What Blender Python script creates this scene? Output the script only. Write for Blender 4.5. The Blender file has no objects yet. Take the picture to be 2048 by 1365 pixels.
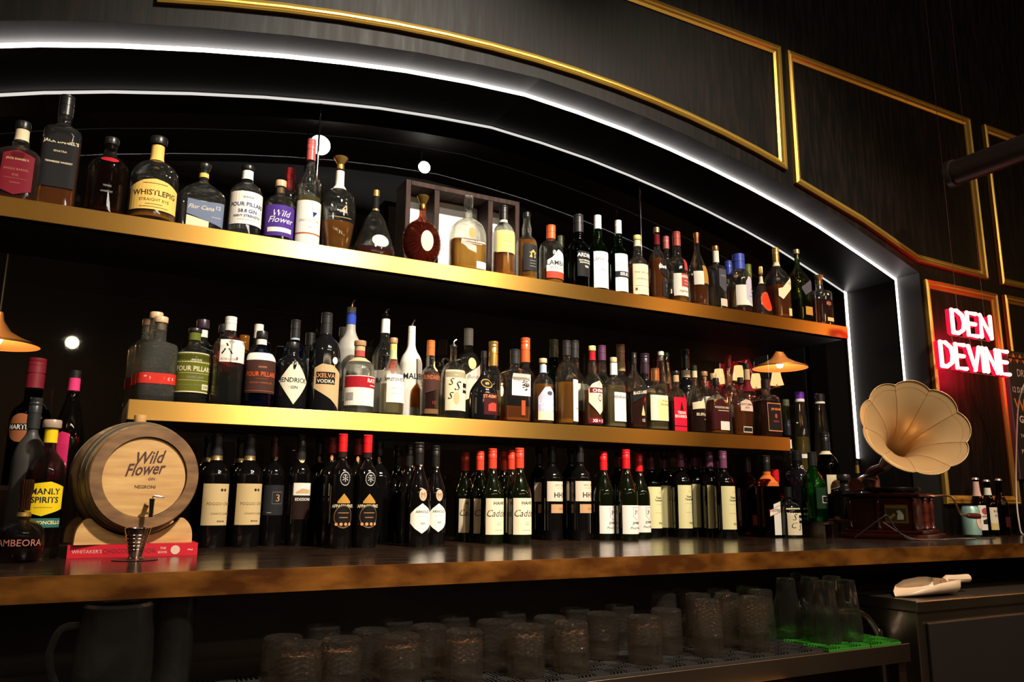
import bpy, bmesh, math, random
from mathutils import Vector, Matrix
random.seed(7)
sc = bpy.context.scene
C = sc.collection
PI = math.pi
# ---------------------------------------------------------------- camera
cd = bpy.data.cameras.new('camera'); cam = bpy.data.objects.new('camera', cd); C.objects.link(cam)
sc.camera = cam
cd.sensor_fit = 'HORIZONTAL'; cd.sensor_width = 36.0
cd.lens = 36.0*1593.0/2048.0
cd.clip_start = 0.02; cd.clip_end = 60
yaw, pit, rol = [math.radians(v) for v in (28.17, 11.18, 0.44)]
fw = Vector((math.sin(yaw)*math.cos(pit), math.cos(yaw)*math.cos(pit), math.sin(pit)))
r0 = Vector((math.cos(yaw), -math.sin(yaw), 0)); u0 = r0.cross(fw)
rr = r0*math.cos(rol)+u0*math.sin(rol); uu = -r0*math.sin(rol)+u0*math.cos(rol)
cam.matrix_world = Matrix(((rr.x, uu.x, -fw.x, 0), (rr.y, uu.y, -fw.y, 0), (rr.z, uu.z, -fw.z, 0), (0, 0, 0, 1)))
# ---------------------------------------------------------------- world / exposure
w = bpy.data.worlds.new('world'); sc.world = w; w.use_nodes = True
w.node_tree.nodes['Background'].inputs[0].default_value = (0.05, 0.035, 0.03, 1)
w.node_tree.nodes['Background'].inputs[1].default_value = 0.02
sc.view_settings.view_transform = 'Standard'; sc.view_settings.look = 'None'
sc.view_settings.gamma = 1; sc.view_settings.use_curve_mapping = False
sc.view_settings.exposure = 0.0
sc.cycles.max_bounces = 10; sc.cycles.transmission_bounces = 8; sc.cycles.transparent_max_bounces = 20
sc.cycles.glossy_bounces = 4; sc.cycles.diffuse_bounces = 3
sc.cycles.sample_clamp_indirect = 4.0
sc.cycles.caustics_reflective = False; sc.cycles.caustics_refractive = False
# ---------------------------------------------------------------- lights: ceiling spots over the bar, then added fills
def spot(x, y, z, tx, ty, tz, power, size, blend, col, rad):
    l = bpy.data.lights.new('ceiling_spot_and_fill', 'SPOT'); l.energy = power; l.spot_size = math.radians(size)
    l.spot_blend = blend; l.color = col; l.shadow_soft_size = rad
    o = bpy.data.objects.new('ceiling_spot_and_fill', l); C.objects.link(o); o.location = (x, y, z)
    o.rotation_euler = (Vector((tx, ty, tz))-Vector((x, y, z))).to_track_quat('-Z', 'Y').to_euler()
    return o
WARM = (1.0, 0.86, 0.66)
spot(1.339, -.26, 2.56, 0.70, 2.25, .45, 900, 50, .8, (1, .9, .74), .085)
spot(2.167, -.26, 2.55, 2.1, 2.25, .35, 560, 58, .9, WARM, .06)
spot(-1.6, -.4, 2.45, 0.15, 2.1, .0, 75, 50, 1.0, (1, .72, .42), .04)
spot(.9, -.3, 2.5, .95, 1.55, -.33, 270, 34, 1.0, (1, .66, .40), .04)  # added unseen spot, brightens the tumblers under the counter
spot(3.4, .3, 2.3, 2.9, 2.0, .2, 75, 55, 1.0, (1, .78, .5), .03)
def area(x, y, z, tx, ty, tz, power, sx, sy, col):
    l = bpy.data.lights.new('added_area_light', 'AREA'); l.energy = power; l.shape = 'RECTANGLE'; l.size = sx; l.size_y = sy; l.color = col
    o = bpy.data.objects.new('added_area_light', l); C.objects.link(o); o.location = (x, y, z)
    o.rotation_euler = (Vector((tx, ty, tz))-Vector((x, y, z))).to_track_quat('-Z', 'Y').to_euler()
    return o
def point(name, x, y, z, power, rad, col):
    l = bpy.data.lights.new(name, 'POINT'); l.energy = power; l.shadow_soft_size = rad; l.color = col
    o = bpy.data.objects.new(name, l); C.objects.link(o); o.location = (x, y, z); return o

area(2.0, -2.13, 2.30, 1.8, 2.3, .5, 38, 2.9, .13, (1, .90, .76))  # unseen strip light added to put highlights on the bottle shoulders
point('warm_brass_fill', 5.45, .0, 1.24, 26, .09, (1, .50, .16))  # unseen warm fills added so the brass nosing reflects orange; no pendants here
point('warm_brass_fill', 3.75, -.1, 1.30, 14, .07, (1, .55, .2))

# ---------------------------------------------------------------- materials
MATS = {}
def principled(name, base, rough=.5, metal=0, spec=.5, **k):
    if name in MATS: return MATS[name]
    m = bpy.data.materials.new(name); m.use_nodes = True; MATS[name] = m
    b = m.node_tree.nodes['Principled BSDF']
    b.inputs['Base Color'].default_value = (*base, 1); b.inputs['Roughness'].default_value = rough
    b.inputs['Metallic'].default_value = metal; b.inputs['Specular IOR Level'].default_value = spec
    for kk, v in k.items(): b.inputs[kk.replace('_', ' ')].default_value = v
    return m
def emis(name, col, s):
    if name in MATS: return MATS[name]
    m = bpy.data.materials.new(name); m.use_nodes = True; MATS[name] = m
    n = m.node_tree.nodes; n.clear(); e = n.new('ShaderNodeEmission'); o = n.new('ShaderNodeOutputMaterial')
    e.inputs[0].default_value = (*col, 1); e.inputs[1].default_value = s
    m.node_tree.links.new(e.outputs[0], o.inputs[0]); return m
def noise_mix(m, c1, c2, scale=8, stretch=(1, 1, 1), detail=6, lo=.4, hi=.6, bump=0, rough=None):
    nt = m.node_tree; n = nt.nodes; L = nt.links; b = n['Principled BSDF']
    tc = n.new('ShaderNodeTexCoord'); mp = n.new('ShaderNodeMapping'); mp.inputs['Scale'].default_value = stretch
    nz = n.new('ShaderNodeTexNoise'); nz.inputs['Scale'].default_value = scale; nz.inputs['Detail'].default_value = detail
    cr = n.new('ShaderNodeValToRGB'); cr.color_ramp.elements[0].position = lo; cr.color_ramp.elements[1].position = hi
    cr.color_ramp.elements[0].color = (*c1, 1); cr.color_ramp.elements[1].color = (*c2, 1)
    L.new(tc.outputs['Object'], mp.inputs[0]); L.new(mp.outputs[0], nz.inputs[0]); L.new(nz.outputs[0], cr.inputs[0]); L.new(cr.outputs[0], b.inputs['Base Color'])
    if rough:
        mr = n.new('ShaderNodeMapRange'); mr.inputs[3].default_value = rough[0]; mr.inputs[4].default_value = rough[1]
        L.new(nz.outputs[0], mr.inputs[0]); L.new(mr.outputs[0], b.inputs['Roughness'])
    if bump:
        bp = n.new('ShaderNodeBump'); bp.inputs['Strength'].default_value = bump; bp.inputs['Distance'].default_value = .002
        L.new(nz.outputs[0], bp.inputs['Height']); L.new(bp.outputs[0], b.inputs['Normal'])
    return m
def glass(name, col, tr, ior=1.48, rough=0.0, fac=.42, cut=False, milk=.003, ribs=0):
    """part thin pass-through, part true refraction"""
    if name in MATS: return MATS[name]
    m = bpy.data.materials.new(name); m.use_nodes = True; MATS[name] = m
    nt = m.node_tree; n = nt.nodes; L = nt.links; n.clear()
    o = n.new('ShaderNodeOutputMaterial'); g = n.new('ShaderNodeBsdfPrincipled'); t = n.new('ShaderNodeBsdfTransparent'); mx = n.new('ShaderNodeMixShader')
    g.inputs['Base Color'].default_value = (*col, 1); g.inputs['Transmission Weight'].default_value = 1; g.inputs['IOR'].default_value = ior; g.inputs['Roughness'].default_value = rough
    t.inputs[0].default_value = (*tr, 1); mx.inputs[0].default_value = fac
    L.new(t.outputs[0], mx.inputs[1]); L.new(g.outputs[0], mx.inputs[2])
    df = n.new('ShaderNodeBsdfDiffuse'); df.inputs[0].default_value = (*[min(1, c*1.0) for c in col], 1); m3 = n.new('ShaderNodeMixShader'); m3.inputs[0].default_value = milk
    L.new(mx.outputs[0], m3.inputs[1]); L.new(df.outputs[0], m3.inputs[2]); L.new(m3.outputs[0], o.inputs[0])
    if ribs:
        tc = n.new('ShaderNodeTexCoord'); sp = n.new('ShaderNodeSeparateXYZ'); L.new(tc.outputs['Object'], sp.inputs[0])
        sb = n.new('ShaderNodeMath'); sb.operation = 'SUBTRACT'; sb.inputs[1].default_value = ribs; L.new(sp.outputs[2], sb.inputs[0])
        at = n.new('ShaderNodeMath'); at.operation = 'ARCTAN2'; L.new(sb.outputs[0], at.inputs[0]); L.new(sp.outputs[0], at.inputs[1])
        ml = n.new('ShaderNodeMath'); ml.operation = 'MULTIPLY'; ml.inputs[1].default_value = 26; L.new(at.outputs[0], ml.inputs[0])
        si = n.new('ShaderNodeMath'); si.operation = 'SINE'; L.new(ml.outputs[0], si.inputs[0])
        bp = n.new('ShaderNodeBump'); bp.inputs['Strength'].default_value = 1; bp.inputs['Distance'].default_value = .006
        L.new(si.outputs[0], bp.inputs['Height']); L.new(bp.outputs[0], g.inputs['Normal'])
    if cut:
        tc = n.new('ShaderNodeTexCoord'); vo = n.new('ShaderNodeTexVoronoi'); vo.inputs['Scale'].default_value = cut
        bp = n.new('ShaderNodeBump'); bp.inputs['Strength'].default_value = .8; bp.inputs['Distance'].default_value = .004
        L.new(tc.outputs['Object'], vo.inputs['Vector']); L.new(vo.outputs['Distance'], bp.inputs['Height']); L.new(bp.outputs[0], g.inputs['Normal'])
    return m
def liquid(name, col, fac=.35):
    """spirit: clear coloured refraction with a cloudy body that catches the lamp light"""
    if name in MATS: return MATS[name]
    m = bpy.data.materials.new(name); m.use_nodes = True; MATS[name] = m
    nt = m.node_tree; n = nt.nodes; L = nt.links; n.clear()
    o = n.new('ShaderNodeOutputMaterial'); g = n.new('ShaderNodeBsdfPrincipled'); d = n.new('ShaderNodeBsdfTranslucent'); mx = n.new('ShaderNodeMixShader')
    d2 = n.new('ShaderNodeBsdfDiffuse'); m2 = n.new('ShaderNodeMixShader'); m2.inputs[0].default_value = .5
    g.inputs['Base Color'].default_value = (*[min(1, c**.5) for c in col], 1); g.inputs['Transmission Weight'].default_value = 1; g.inputs['IOR'].default_value = 1.34; g.inputs['Roughness'].default_value = .02
    d.inputs[0].default_value = (*col, 1); d2.inputs[0].default_value = (*col, 1); mx.inputs[0].default_value = fac
    L.new(d.outputs[0], m2.inputs[1]); L.new(d2.outputs[0], m2.inputs[2])
    L.new(g.outputs[0], mx.inputs[1]); L.new(m2.outputs[0], mx.inputs[2]); L.new(mx.outputs[0], o.inputs[0]); return m
COL = dict(amberglass=(.55, .22, .02), black=(.008, .008, .008), black2=(.01, .01, .012), brass=(.72, .45, .12), brassdark=(.35, .22, .05), brasspale=(.75, .6, .32),
 brick=(.42, .05, .03), bronze=(.16, .10, .05), brown=(.16, .08, .03), brownblack=(.02, .01, .008), charcoal=(.018, .018, .02), cocoa=(.06, .025, .02), copper=(.62, .26, .10),
 cork=(.45, .25, .12), cream=(.72, .62, .42), creamlab=(.68, .58, .42), creamyellow=(.72, .66, .36), crimson=(.36, .012, .02), crimsonlab=(.62, .01, .035), crystal=(.8, .8, .8),
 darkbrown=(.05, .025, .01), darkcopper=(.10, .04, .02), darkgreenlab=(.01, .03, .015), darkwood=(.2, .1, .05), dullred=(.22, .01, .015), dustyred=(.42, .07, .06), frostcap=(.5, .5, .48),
 gold=(.75, .48, .12), goldbrown=(.42, .22, .04), goldpale=(.66, .50, .22), green=(.02, .1, .03), grey=(.3, .29, .28), grey2=(.12, .12, .13), hotpink=(.62, .04, .16), hotpinkdark=(.5, .02, .10),
 ink=(.014, .014, .016), ivory=(.74, .68, .52), kraft=(.42, .24, .12), lemon=(.80, .64, .20), lilac=(.50, .46, .60), maroon=(.16, .01, .02), maroonblack=(.05, .008, .01), medal=(.85, .66, .42),
 navy=(.02, .03, .16), navyblack=(.01, .012, .03), nearblack=(.012, .011, .012), offwhite=(.78, .74, .66), olive=(.12, .14, .02), olivegreen=(.11, .12, .012), olivegrey=(.10, .12, .06),
 orange=(.75, .2, .02), orangecap=(.66, .16, .03), orangered=(.70, .10, .02), paleblue=(.36, .46, .58), paleglass=(.6, .58, .5), palegreen=(.45, .52, .28), palelab=(.62, .50, .40), palepink=(.72, .52, .42),
 palepinklab=(.62, .38, .34), paleyellowlab=(.78, .66, .30), parchment=(.52, .38, .19), pink=(.55, .14, .14), plum=(.10, .03, .08), plumcap=(.17, .05, .12), purple=(.07, .03, .24), purpleblack=(.03, .015, .03),
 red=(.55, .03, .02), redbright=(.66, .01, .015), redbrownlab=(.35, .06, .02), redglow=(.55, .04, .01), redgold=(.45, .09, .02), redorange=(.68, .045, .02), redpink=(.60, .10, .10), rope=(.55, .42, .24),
 rose=(.40, .14, .11), rosegold=(.52, .34, .24), rosered=(.45, .05, .05), royal=(.03, .06, .40), rust=(.42, .12, .04), rustlab=(.42, .10, .02), silver=(.65, .65, .65), silverbrown=(.34, .24, .18), silvergrey=(.42, .42, .40),
 silverwhite=(.74, .73, .70), slate=(.14, .17, .26), slate2=(.07, .07, .09), tan=(.55, .38, .2), tealdark=(.03, .12, .11), terracotta=(.30, .10, .04), violet=(.14, .02, .42), white=(.86, .84, .80), white2=(.76, .68, .62),
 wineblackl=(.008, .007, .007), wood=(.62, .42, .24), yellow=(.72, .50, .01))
METAL = {'brass', 'brassdark', 'brasspale', 'copper', 'silver', 'rosegold', 'darkcopper', 'bronze', 'goldpale', 'goldbrown'}
def pm(c): return principled('paper_'+c, COL[c], .6, 0, .08)
def capm(c):
    if c == 'crystal': return glass('crystal_glass', (1, 1, 1), (.9, .9, .88), 1.52, .05, .5)
    if c == 'amberglass': return liquid('amber_stopper_glass', (.8, .30, .03), .3)
    return principled('cap_'+c, COL[c], .28 if c in METAL else .34, .85 if c in METAL else 0, .5)
GL = dict(clear=((.97, .97, .94), (.93, .93, .9)), clearred=((.9, .6, .5), (.85, .5, .4)), smoke=((.55, .5, .45), (.5, .45, .4)), cut=((.97, .97, .94), (.9, .9, .86)),
 green=((.12, .38, .12), (.08, .28, .08)), darkgreen=((.05, .12, .05), (.03, .08, .03)), greenclear=((.62, .68, .45), (.5, .58, .38)), teal=((.1, .4, .45), (.1, .4, .45)),
 blueglass=((.3, .4, .6), (.3, .4, .6)), nearblackglass=((.05, .05, .05), (.05, .05, .05)), redglass=((.6, .05, .03), (.6, .05, .03)), brownglass=((.30, .10, .02), (.25, .09, .02)),
 orangeglass=((.30, .07, .015), (.3, .07, .015)), greenbright=((.12, .6, .12), (.1, .55, .1)), olivedark=((.12, .12, .03), (.08, .08, .02)))
def glassm(k):
    if k == 'wineblack': return principled('wine_glass_black', (.003, .0025, .0025), .06, 0, .6)
    if k == 'winegreen': return principled('wine_glass_green', (.003, .004, .0012), .06, 0, .6)
    if k == 'black': return principled('black_bottle_glass', (.006, .006, .007), .08, 0, .7)
    if k == 'white': return principled('white_bottle_glaze', (.82, .78, .70), .25)
    if k == 'frost':
        return principled('frosted_bottle_glass', (.62, .60, .54), .5, 0, .4, Transmission_Weight=.45)
    if k == 'frostdark': return principled('smoky_frosted_glass', (.035, .032, .03), .45, 0, .4)
    c, t = GL[k]
    return glass('bottle_glass_'+k, c, t, fac=.5 if k in ('clear', 'cut', 'clearred') else .45, milk=.016 if k == 'cut' else .0035 if k == 'clear' else .002, cut=160 if k == 'cut' else False, ribs=.078 if k == 'clearred' else 0)
LQ = dict(water=None, amber=(1, .37, .015), dkamber=(.85, .21, .008), darkred=(.22, .03, .006), redbrown=(.22, .035, .015), cherry=(.30, .02, .01), paleyellow=(.7, .6, .25),
 palegold=(.60, .48, .20), yellowliq=(.72, .58, .06), darkgreenliq=(.015, .035, .008), navyliq=(.02, .04, .14))
def liqm(k):
    if k == 'water': return glass('clear_spirit', (.98, .98, .96), (.96, .96, .95), 1.33, 0, .35)
    return liquid('spirit_'+k, LQ[k], .5 if k in ('paleyellow', 'palegold', 'yellowliq', 'amber', 'dkamber') else .45)

# ---------------------------------------------------------------- helpers
def link(name, me, m=None, parent=None, loc=None):
    o = bpy.data.objects.new(name, me); C.objects.link(o)
    if m is not None:
        for x in (m if isinstance(m, (list, tuple)) else [m]): me.materials.append(x)
    if parent: o.parent = parent
    if loc: o.location = loc
    return o
def thing(name, label, cat, loc=(0, 0, 0), group=None, rz=0):
    o = bpy.data.objects.new(name, None); C.objects.link(o); o.location = loc; o.rotation_euler = (0, 0, rz)
    o.empty_display_size = .05
    o['label'] = label; o['category'] = cat
    if group: o['group'] = group
    return o
def tag(o, label, cat, group=None, kind=None):
    o['label'] = label; o['category'] = cat
    if group: o['group'] = group
    if kind: o['kind'] = kind
    return o
def struct(o):
    o['kind'] = 'structure'; return o
def mesh(vs, fs, smooth=False, mi=None):
    me = bpy.data.meshes.new('m'); me.from_pydata(vs, [], fs)
    if smooth: me.polygons.foreach_set('use_smooth', [True]*len(me.polygons))
    if mi: me.polygons.foreach_set('material_index', mi)
    me.update(); return me
class MB:
    def __init__(s): s.v = []; s.f = []; s.mi = []
    def add(s, vs, fs, mi=0):
        k = len(s.v); s.v += [tuple(v) for v in vs]; s.f += [tuple(i+k for i in f) for f in fs]; s.mi += [mi]*len(fs)
    def box(s, x0, x1, y0, y1, z0, z1, mi=0):
        s.add([(x0, y0, z0), (x1, y0, z0), (x1, y1, z0), (x0, y1, z0), (x0, y0, z1), (x1, y0, z1), (x1, y1, z1), (x0, y1, z1)],
              [(3, 2, 1, 0), (4, 5, 6, 7), (0, 1, 5, 4), (1, 2, 6, 5), (2, 3, 7, 6), (3, 0, 4, 7)], mi)
    def lathe(s, prof, seg=24, c=(0, 0, 0), ax='z', mi=0, closed=False):
        vs = []; fs = []
        for (r, z) in prof:
            for k in range(seg):
                a = 2*PI*k/seg; p = (r*math.cos(a), r*math.sin(a), z)
                if ax == 'y': p = (p[0], p[2], p[1])
                if ax == 'x': p = (p[2], p[0], p[1])
                vs.append((p[0]+c[0], p[1]+c[1], p[2]+c[2]))
        for i in range(len(prof)-1):
            for k in range(seg):
                q = (i*seg+k, i*seg+(k+1) % seg, (i+1)*seg+(k+1) % seg, (i+1)*seg+k)
                fs.append(q if ax != 'y' else q[::-1])
        s.add(vs, fs, mi)
    def tube(s, pts, r, seg=8, mi=0, cap=True):
        P = [Vector(p) for p in pts]; vs = []; fs = []
        up = Vector((0, 0, 1)); t0 = (P[1]-P[0]).normalized()
        if abs(t0.dot(up)) > .9: up = Vector((1, 0, 0))
        nrm = t0.cross(up).normalized()
        for i, p in enumerate(P):
            t = (P[min(i+1, len(P)-1)]-P[max(i-1, 0)]).normalized()
            nrm = (nrm-t*nrm.dot(t)).normalized(); bn = t.cross(nrm)
            rad = r[i] if isinstance(r, (list, tuple)) else r
            for k in range(seg):
                a = 2*PI*k/seg; vs.append(p+nrm*math.cos(a)*rad+bn*math.sin(a)*rad)
        for i in range(len(P)-1):
            for k in range(seg): fs.append((i*seg+k, i*seg+(k+1) % seg, (i+1)*seg+(k+1) % seg, (i+1)*seg+k))
        if cap:
            fs.append(tuple(range(seg))[::-1]); fs.append(tuple((len(P)-1)*seg+k for k in range(seg)))
        s.add(vs, fs, mi)
    def build(s, name, m, parent=None, smooth=False, loc=None, bevel=0):
        me = mesh(s.v, s.f, smooth, s.mi)
        o = link(name, me, m, parent, loc)
        if bevel:
            b = o.modifiers.new('b', 'BEVEL'); b.width = bevel; b.segments = 2; b.limit_method = 'ANGLE'
        if smooth:
            smooth_by_angle(me)
        return o
def smooth_by_angle(me, ang=35):
    bm = bmesh.new(); bm.from_mesh(me); lim = math.radians(ang)
    for e in bm.edges:
        if len(e.link_faces) == 2 and e.calc_face_angle(0) > lim: e.smooth = False
    bm.to_mesh(me); bm.free()
def catmull(pts, n=5):
    out = []
    for i in range(len(pts)-1):
        p0 = pts[max(i-1, 0)]; p1 = pts[i]; p2 = pts[i+1]; p3 = pts[min(i+2, len(pts)-1)]
        for k in range(n):
            t = k/n
            out.append(tuple(.5*((2*b)+(-a+c)*t+(2*a-5*b+4*c-d)*t*t+(-a+3*b-3*c+d)*t**3) for a, b, c, d in zip(p0, p1, p2, p3)))
    out.append(tuple(pts[-1])); return out
# text glyph meshes
TXT = {}
def text_mesh(s, st=''):
    k = (s, st)
    if k in TXT: return TXT[k]
    cu = bpy.data.curves.new('t', 'FONT'); cu.body = s; cu.size = 1; cu.resolution_u = 2; cu.align_x = 'CENTER'; cu.fill_mode = 'FRONT'
    if 'b' in st: cu.offset = .018
    if 'i' in st: cu.shear = .35
    o = bpy.data.objects.new('t', cu); C.objects.link(o)
    dg = bpy.context.evaluated_depsgraph_get(); dg.update()
    me = o.evaluated_get(dg).to_mesh()
    vs = [tuple(v.co)[:2] for v in me.vertices]; fs = [tuple(p.vertices) for p in me.polygons]
    o.evaluated_get(dg).to_mesh_clear(); bpy.data.objects.remove(o); bpy.data.curves.remove(cu)
    if vs:
        x0 = min(v[0] for v in vs); x1 = max(v[0] for v in vs); y0 = min(v[1] for v in vs); y1 = max(v[1] for v in vs)
        cx = (x0+x1)/2; cy = (y0+y1)/2; hh = max(y1-y0, 1e-3)
        vs = [((x-cx)/hh, (y-cy)/hh) for x, y in vs]
    TXT[k] = (vs, fs); return TXT[k]

# ---------------------------------------------------------------- bottle shapes: (z/h, r/R) outline, squareness n, depth ratio
SH = {
 'gin': ([(0, .93), (.012, .99), (.03, 1), (.3, 1), (.56, 1), (.62, .97), (.67, .87), (.71, .70), (.745, .48), (.77, .36), (.80, .33), (.9, .32)], 2, 1),
 'squat': ([(0, .93), (.02, 1), (.25, 1), (.46, 1), (.55, .96), (.62, .85), (.67, .67), (.70, .44), (.72, .30), (.76, .27), (.9, .26)], 2, 1),
 'squatlow': ([(0, .7), (.02, .8), (.12, .98), (.25, 1), (.38, .92), (.46, .68), (.51, .36), (.54, .30), (.6, .28)], 2, 1),
 'whisky': ([(0, .94), (.012, 1), (.25, 1), (.50, 1), (.56, .95), (.60, .82), (.635, .60), (.66, .46), (.70, .44), (.75, .45), (.79, .41), (.84, .34), (.93, .33)], 2, 1),
 'tall': ([(0, .94), (.012, 1), (.25, 1), (.52, .98), (.58, .92), (.63, .76), (.67, .54), (.71, .40), (.76, .34), (.93, .32)], 2, 1),
 'shoulder': ([(0, .94), (.015, 1), (.3, 1), (.60, 1), (.645, .98), (.675, .88), (.69, .6), (.70, .38), (.74, .35), (.93, .34)], 3.2, .88),
 'jdsb': ([(0, .9), (.02, .98), (.25, 1), (.50, 1), (.58, .95), (.63, .78), (.66, .5), (.68, .36), (.71, .40), (.74, .40), (.77, .32), (.9, .30)], 3.5, .8),
 'jdsq': ([(0, .93), (.015, 1), (.3, .98), (.60, .96), (.66, .95), (.70, .88), (.72, .62), (.735, .36), (.77, .34), (.81, .37), (.85, .35), (.89, .27), (.95, .26)], 6, .85),
 'rect': ([(0, .94), (.02, 1), (.3, 1), (.62, 1), (.67, .95), (.70, .75), (.73, .45), (.76, .33), (.92, .32)], 7, .62),
 'rect2': ([(0, .94), (.02, 1), (.3, 1), (.54, 1), (.60, .96), (.65, .82), (.69, .58), (.72, .38), (.76, .33), (.93, .32)], 4.5, .7),
 'square2': ([(0, .94), (.02, 1), (.3, 1), (.60, 1), (.67, .95), (.71, .75), (.74, .5), (.78, .42), (.9, .42)], 6, .9),
 'flask': ([(0, .86), (.02, .92), (.2, .97), (.40, 1), (.52, .98), (.60, .82), (.67, .52), (.73, .26), (.77, .2), (.86, .19)], 3.2, .5),
 'arch': ([(0, .93), (.02, .97), (.3, 1), (.44, .99), (.54, .93), (.62, .76), (.67, .50), (.70, .28), (.72, .24), (.80, .23)], 4, .6),
 'jw': ([(0, .94), (.015, .96), (.3, .98), (.52, 1), (.58, .95), (.65, .74), (.71, .48), (.76, .32), (.80, .27), (.94, .26)], 7, .95),
 'hex': ([(0, .94), (.015, 1), (.3, 1), (.66, 1), (.71, .92), (.75, .68), (.78, .45), (.80, .38), (.85, .34), (.95, .33)], 2, 1),
 'tear': ([(0, .9), (.02, .97), (.15, 1), (.36, 1), (.46, .94), (.55, .78), (.63, .56), (.70, .38), (.76, .29), (.93, .27)], 2, 1),
 'apoth': ([(0, .95), (.015, 1), (.3, 1), (.60, .99), (.68, .94), (.73, .80), (.77, .52), (.79, .42), (.83, .38), (.9, .36)], 2, 1),
 'barrel': ([(0, .62), (.02, .70), (.15, .84), (.32, .97), (.44, 1), (.55, .92), (.61, .76), (.645, .5), (.66, .3), (.70, .25), (.88, .24)], 2.6, .8),
 'bell': ([(0, .86), (.015, .97), (.06, 1), (.18, .92), (.32, .76), (.45, .60), (.55, .50), (.62, .36), (.68, .20), (.72, .155), (.92, .14)], 2.4, .7),
 'disc': ([(0, .35), (.02, .42), (.07, .66), (.15, .86), (.24, .97), (.33, 1), (.42, .97), (.51, .86), (.59, .62), (.64, .36), (.67, .24), (.72, .17), (.82, .17)], 2, .5),
 'pear': ([(0, .9), (.02, .98), (.12, 1), (.30, .99), (.42, .93), (.50, .74), (.57, .48), (.64, .27), (.72, .19), (.93, .17)], 2, 1),
 'cone': ([(0, .95), (.01, 1), (.2, .92), (.4, .80), (.6, .68), (.8, .54), (.9, .47), (.95, .42)], 2, 1),
 'bord': ([(0, .93), (.012, 1), (.3, 1), (.60, 1), (.65, .96), (.69, .82), (.725, .58), (.755, .42), (.79, .36), (.97, .34)], 2, 1),
 'burg': ([(0, .93), (.012, 1), (.3, 1), (.46, 1), (.54, .94), (.62, .74), (.69, .53), (.75, .40), (.80, .35), (.97, .33)], 2, 1),
 'champ': ([(0, .93), (.012, 1), (.3, 1), (.48, 1), (.56, .93), (.63, .74), (.69, .52), (.75, .38), (.80, .33), (.93, .31)], 2, 1),
 'hock': ([(0, .93), (.012, 1), (.25, 1), (.40, .98), (.52, .86), (.64, .64), (.74, .45), (.82, .36), (.97, .34)], 2, 1),
 'beer': ([(0, .93), (.015, 1), (.3, 1), (.50, 1), (.57, .92), (.64, .70), (.71, .52), (.80, .44), (.90, .40), (.965, .38)], 2, 1),
}
def outline(sh):
    return [(max(0, z), r) for z, r in catmull(SH[sh][0], 4)]
OUT = {k: outline(k) for k in SH}
def rad_at(sh, z):
    o = OUT[sh]
    if z <= o[0][0]: return o[0][1]
    for (a, ra), (b, rb) in zip(o, o[1:]):
        if b >= z: return ra+(rb-ra)*((z-a)/max(b-a, 1e-6))
    return o[-1][1]
def neck_mix(sh, z):
    """flat bottles turn round at the neck: 0 body, 1 neck"""
    r = rad_at(sh, z); ztop = .62
    if z < .5: return 0
    return max(0, min(1, (z-.58)/.14))
def section(sh, R, z, r, k, seg, grow=0):
    _, n, ky = SH[sh]; t = neck_mix(sh, z) if (n != 2 or ky != 1) else 0
    nn = n+(2-n)*t; kk = ky+(1-ky)*t
    a = 2*PI*k/seg; c = math.cos(a); s_ = math.sin(a)
    rr_ = r*R+grow
    if kk < 1: kk = max(kk, min(1, ky*1.0)) 
    q = (abs(c)**nn+abs(s_)**nn)**(-1/nn)
    ry = rr_*kk
    if sh == 'hex':
        q = math.cos(PI/6)/math.cos(((a+PI/6) % (PI/3))-PI/6)*1.04 if z < .74 else 1
    return (rr_*q*c, ry*q*s_)
def front_y(sh, R, u, z, grow):
    """y of the front surface under label coordinate u (arc length / x)"""
    _, n, ky = SH[sh]; r = rad_at(sh, z)*R; t = neck_mix(sh, z) if (n != 2 or ky != 1) else 0
    nn = n+(2-n)*t; kk = ky+(1-ky)*t
    if nn < 2.2 and kk > .95:
        a = max(-1.45, min(1.45, u/max(r, 1e-4))); return (r*math.sin(a)*(1+grow/max(r, 1e-4)), -(r*math.cos(a)+grow))
    x = max(-.985*r, min(.985*r, u)); y = r*kk*(max(0, 1-abs(x/r)**nn))**(1/nn)
    return (x, -(y+grow))
def bodymesh(name, sh, R, h, m, parent, ztop=1, seg=28, hollow=False):
    prof = [(z, r) for z, r in OUT[sh] if z <= ztop]
    if OUT[sh][-1][0] > ztop: prof.append((ztop, rad_at(sh, ztop)))
    vs = []; fs = []
    def ring(z, r, grow=0):
        for k in range(seg):
            x, y = section(sh, R, z, r, k, seg, grow); vs.append((x, y, z*h))
    for z, r in prof: ring(z, r)
    n1 = len(prof)
    if hollow:
        th = min(.0032, R*.1); ins = [p for p in prof if p[0] > .035+.0]
        ins = ins[::-1]
        for z, r in ins: ring(z, r, -th*(1 if r > .4 else .6))
        ring(ins[-1][0]*.93, ins[-1][1], -th*2.5)
        n1 += len(ins)+1
    for i in range(n1-1):
        for k in range(seg): fs.append((i*seg+k, i*seg+(k+1) % seg, (i+1)*seg+(k+1) % seg, (i+1)*seg+k))
    fs.append(tuple(range(seg))[::-1])
    fs.append(tuple((n1-1)*seg+k for k in range(seg)))
    me = mesh(vs, fs, True); o = link(name, me, m, parent); smooth_by_angle(me, 50); return o
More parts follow.
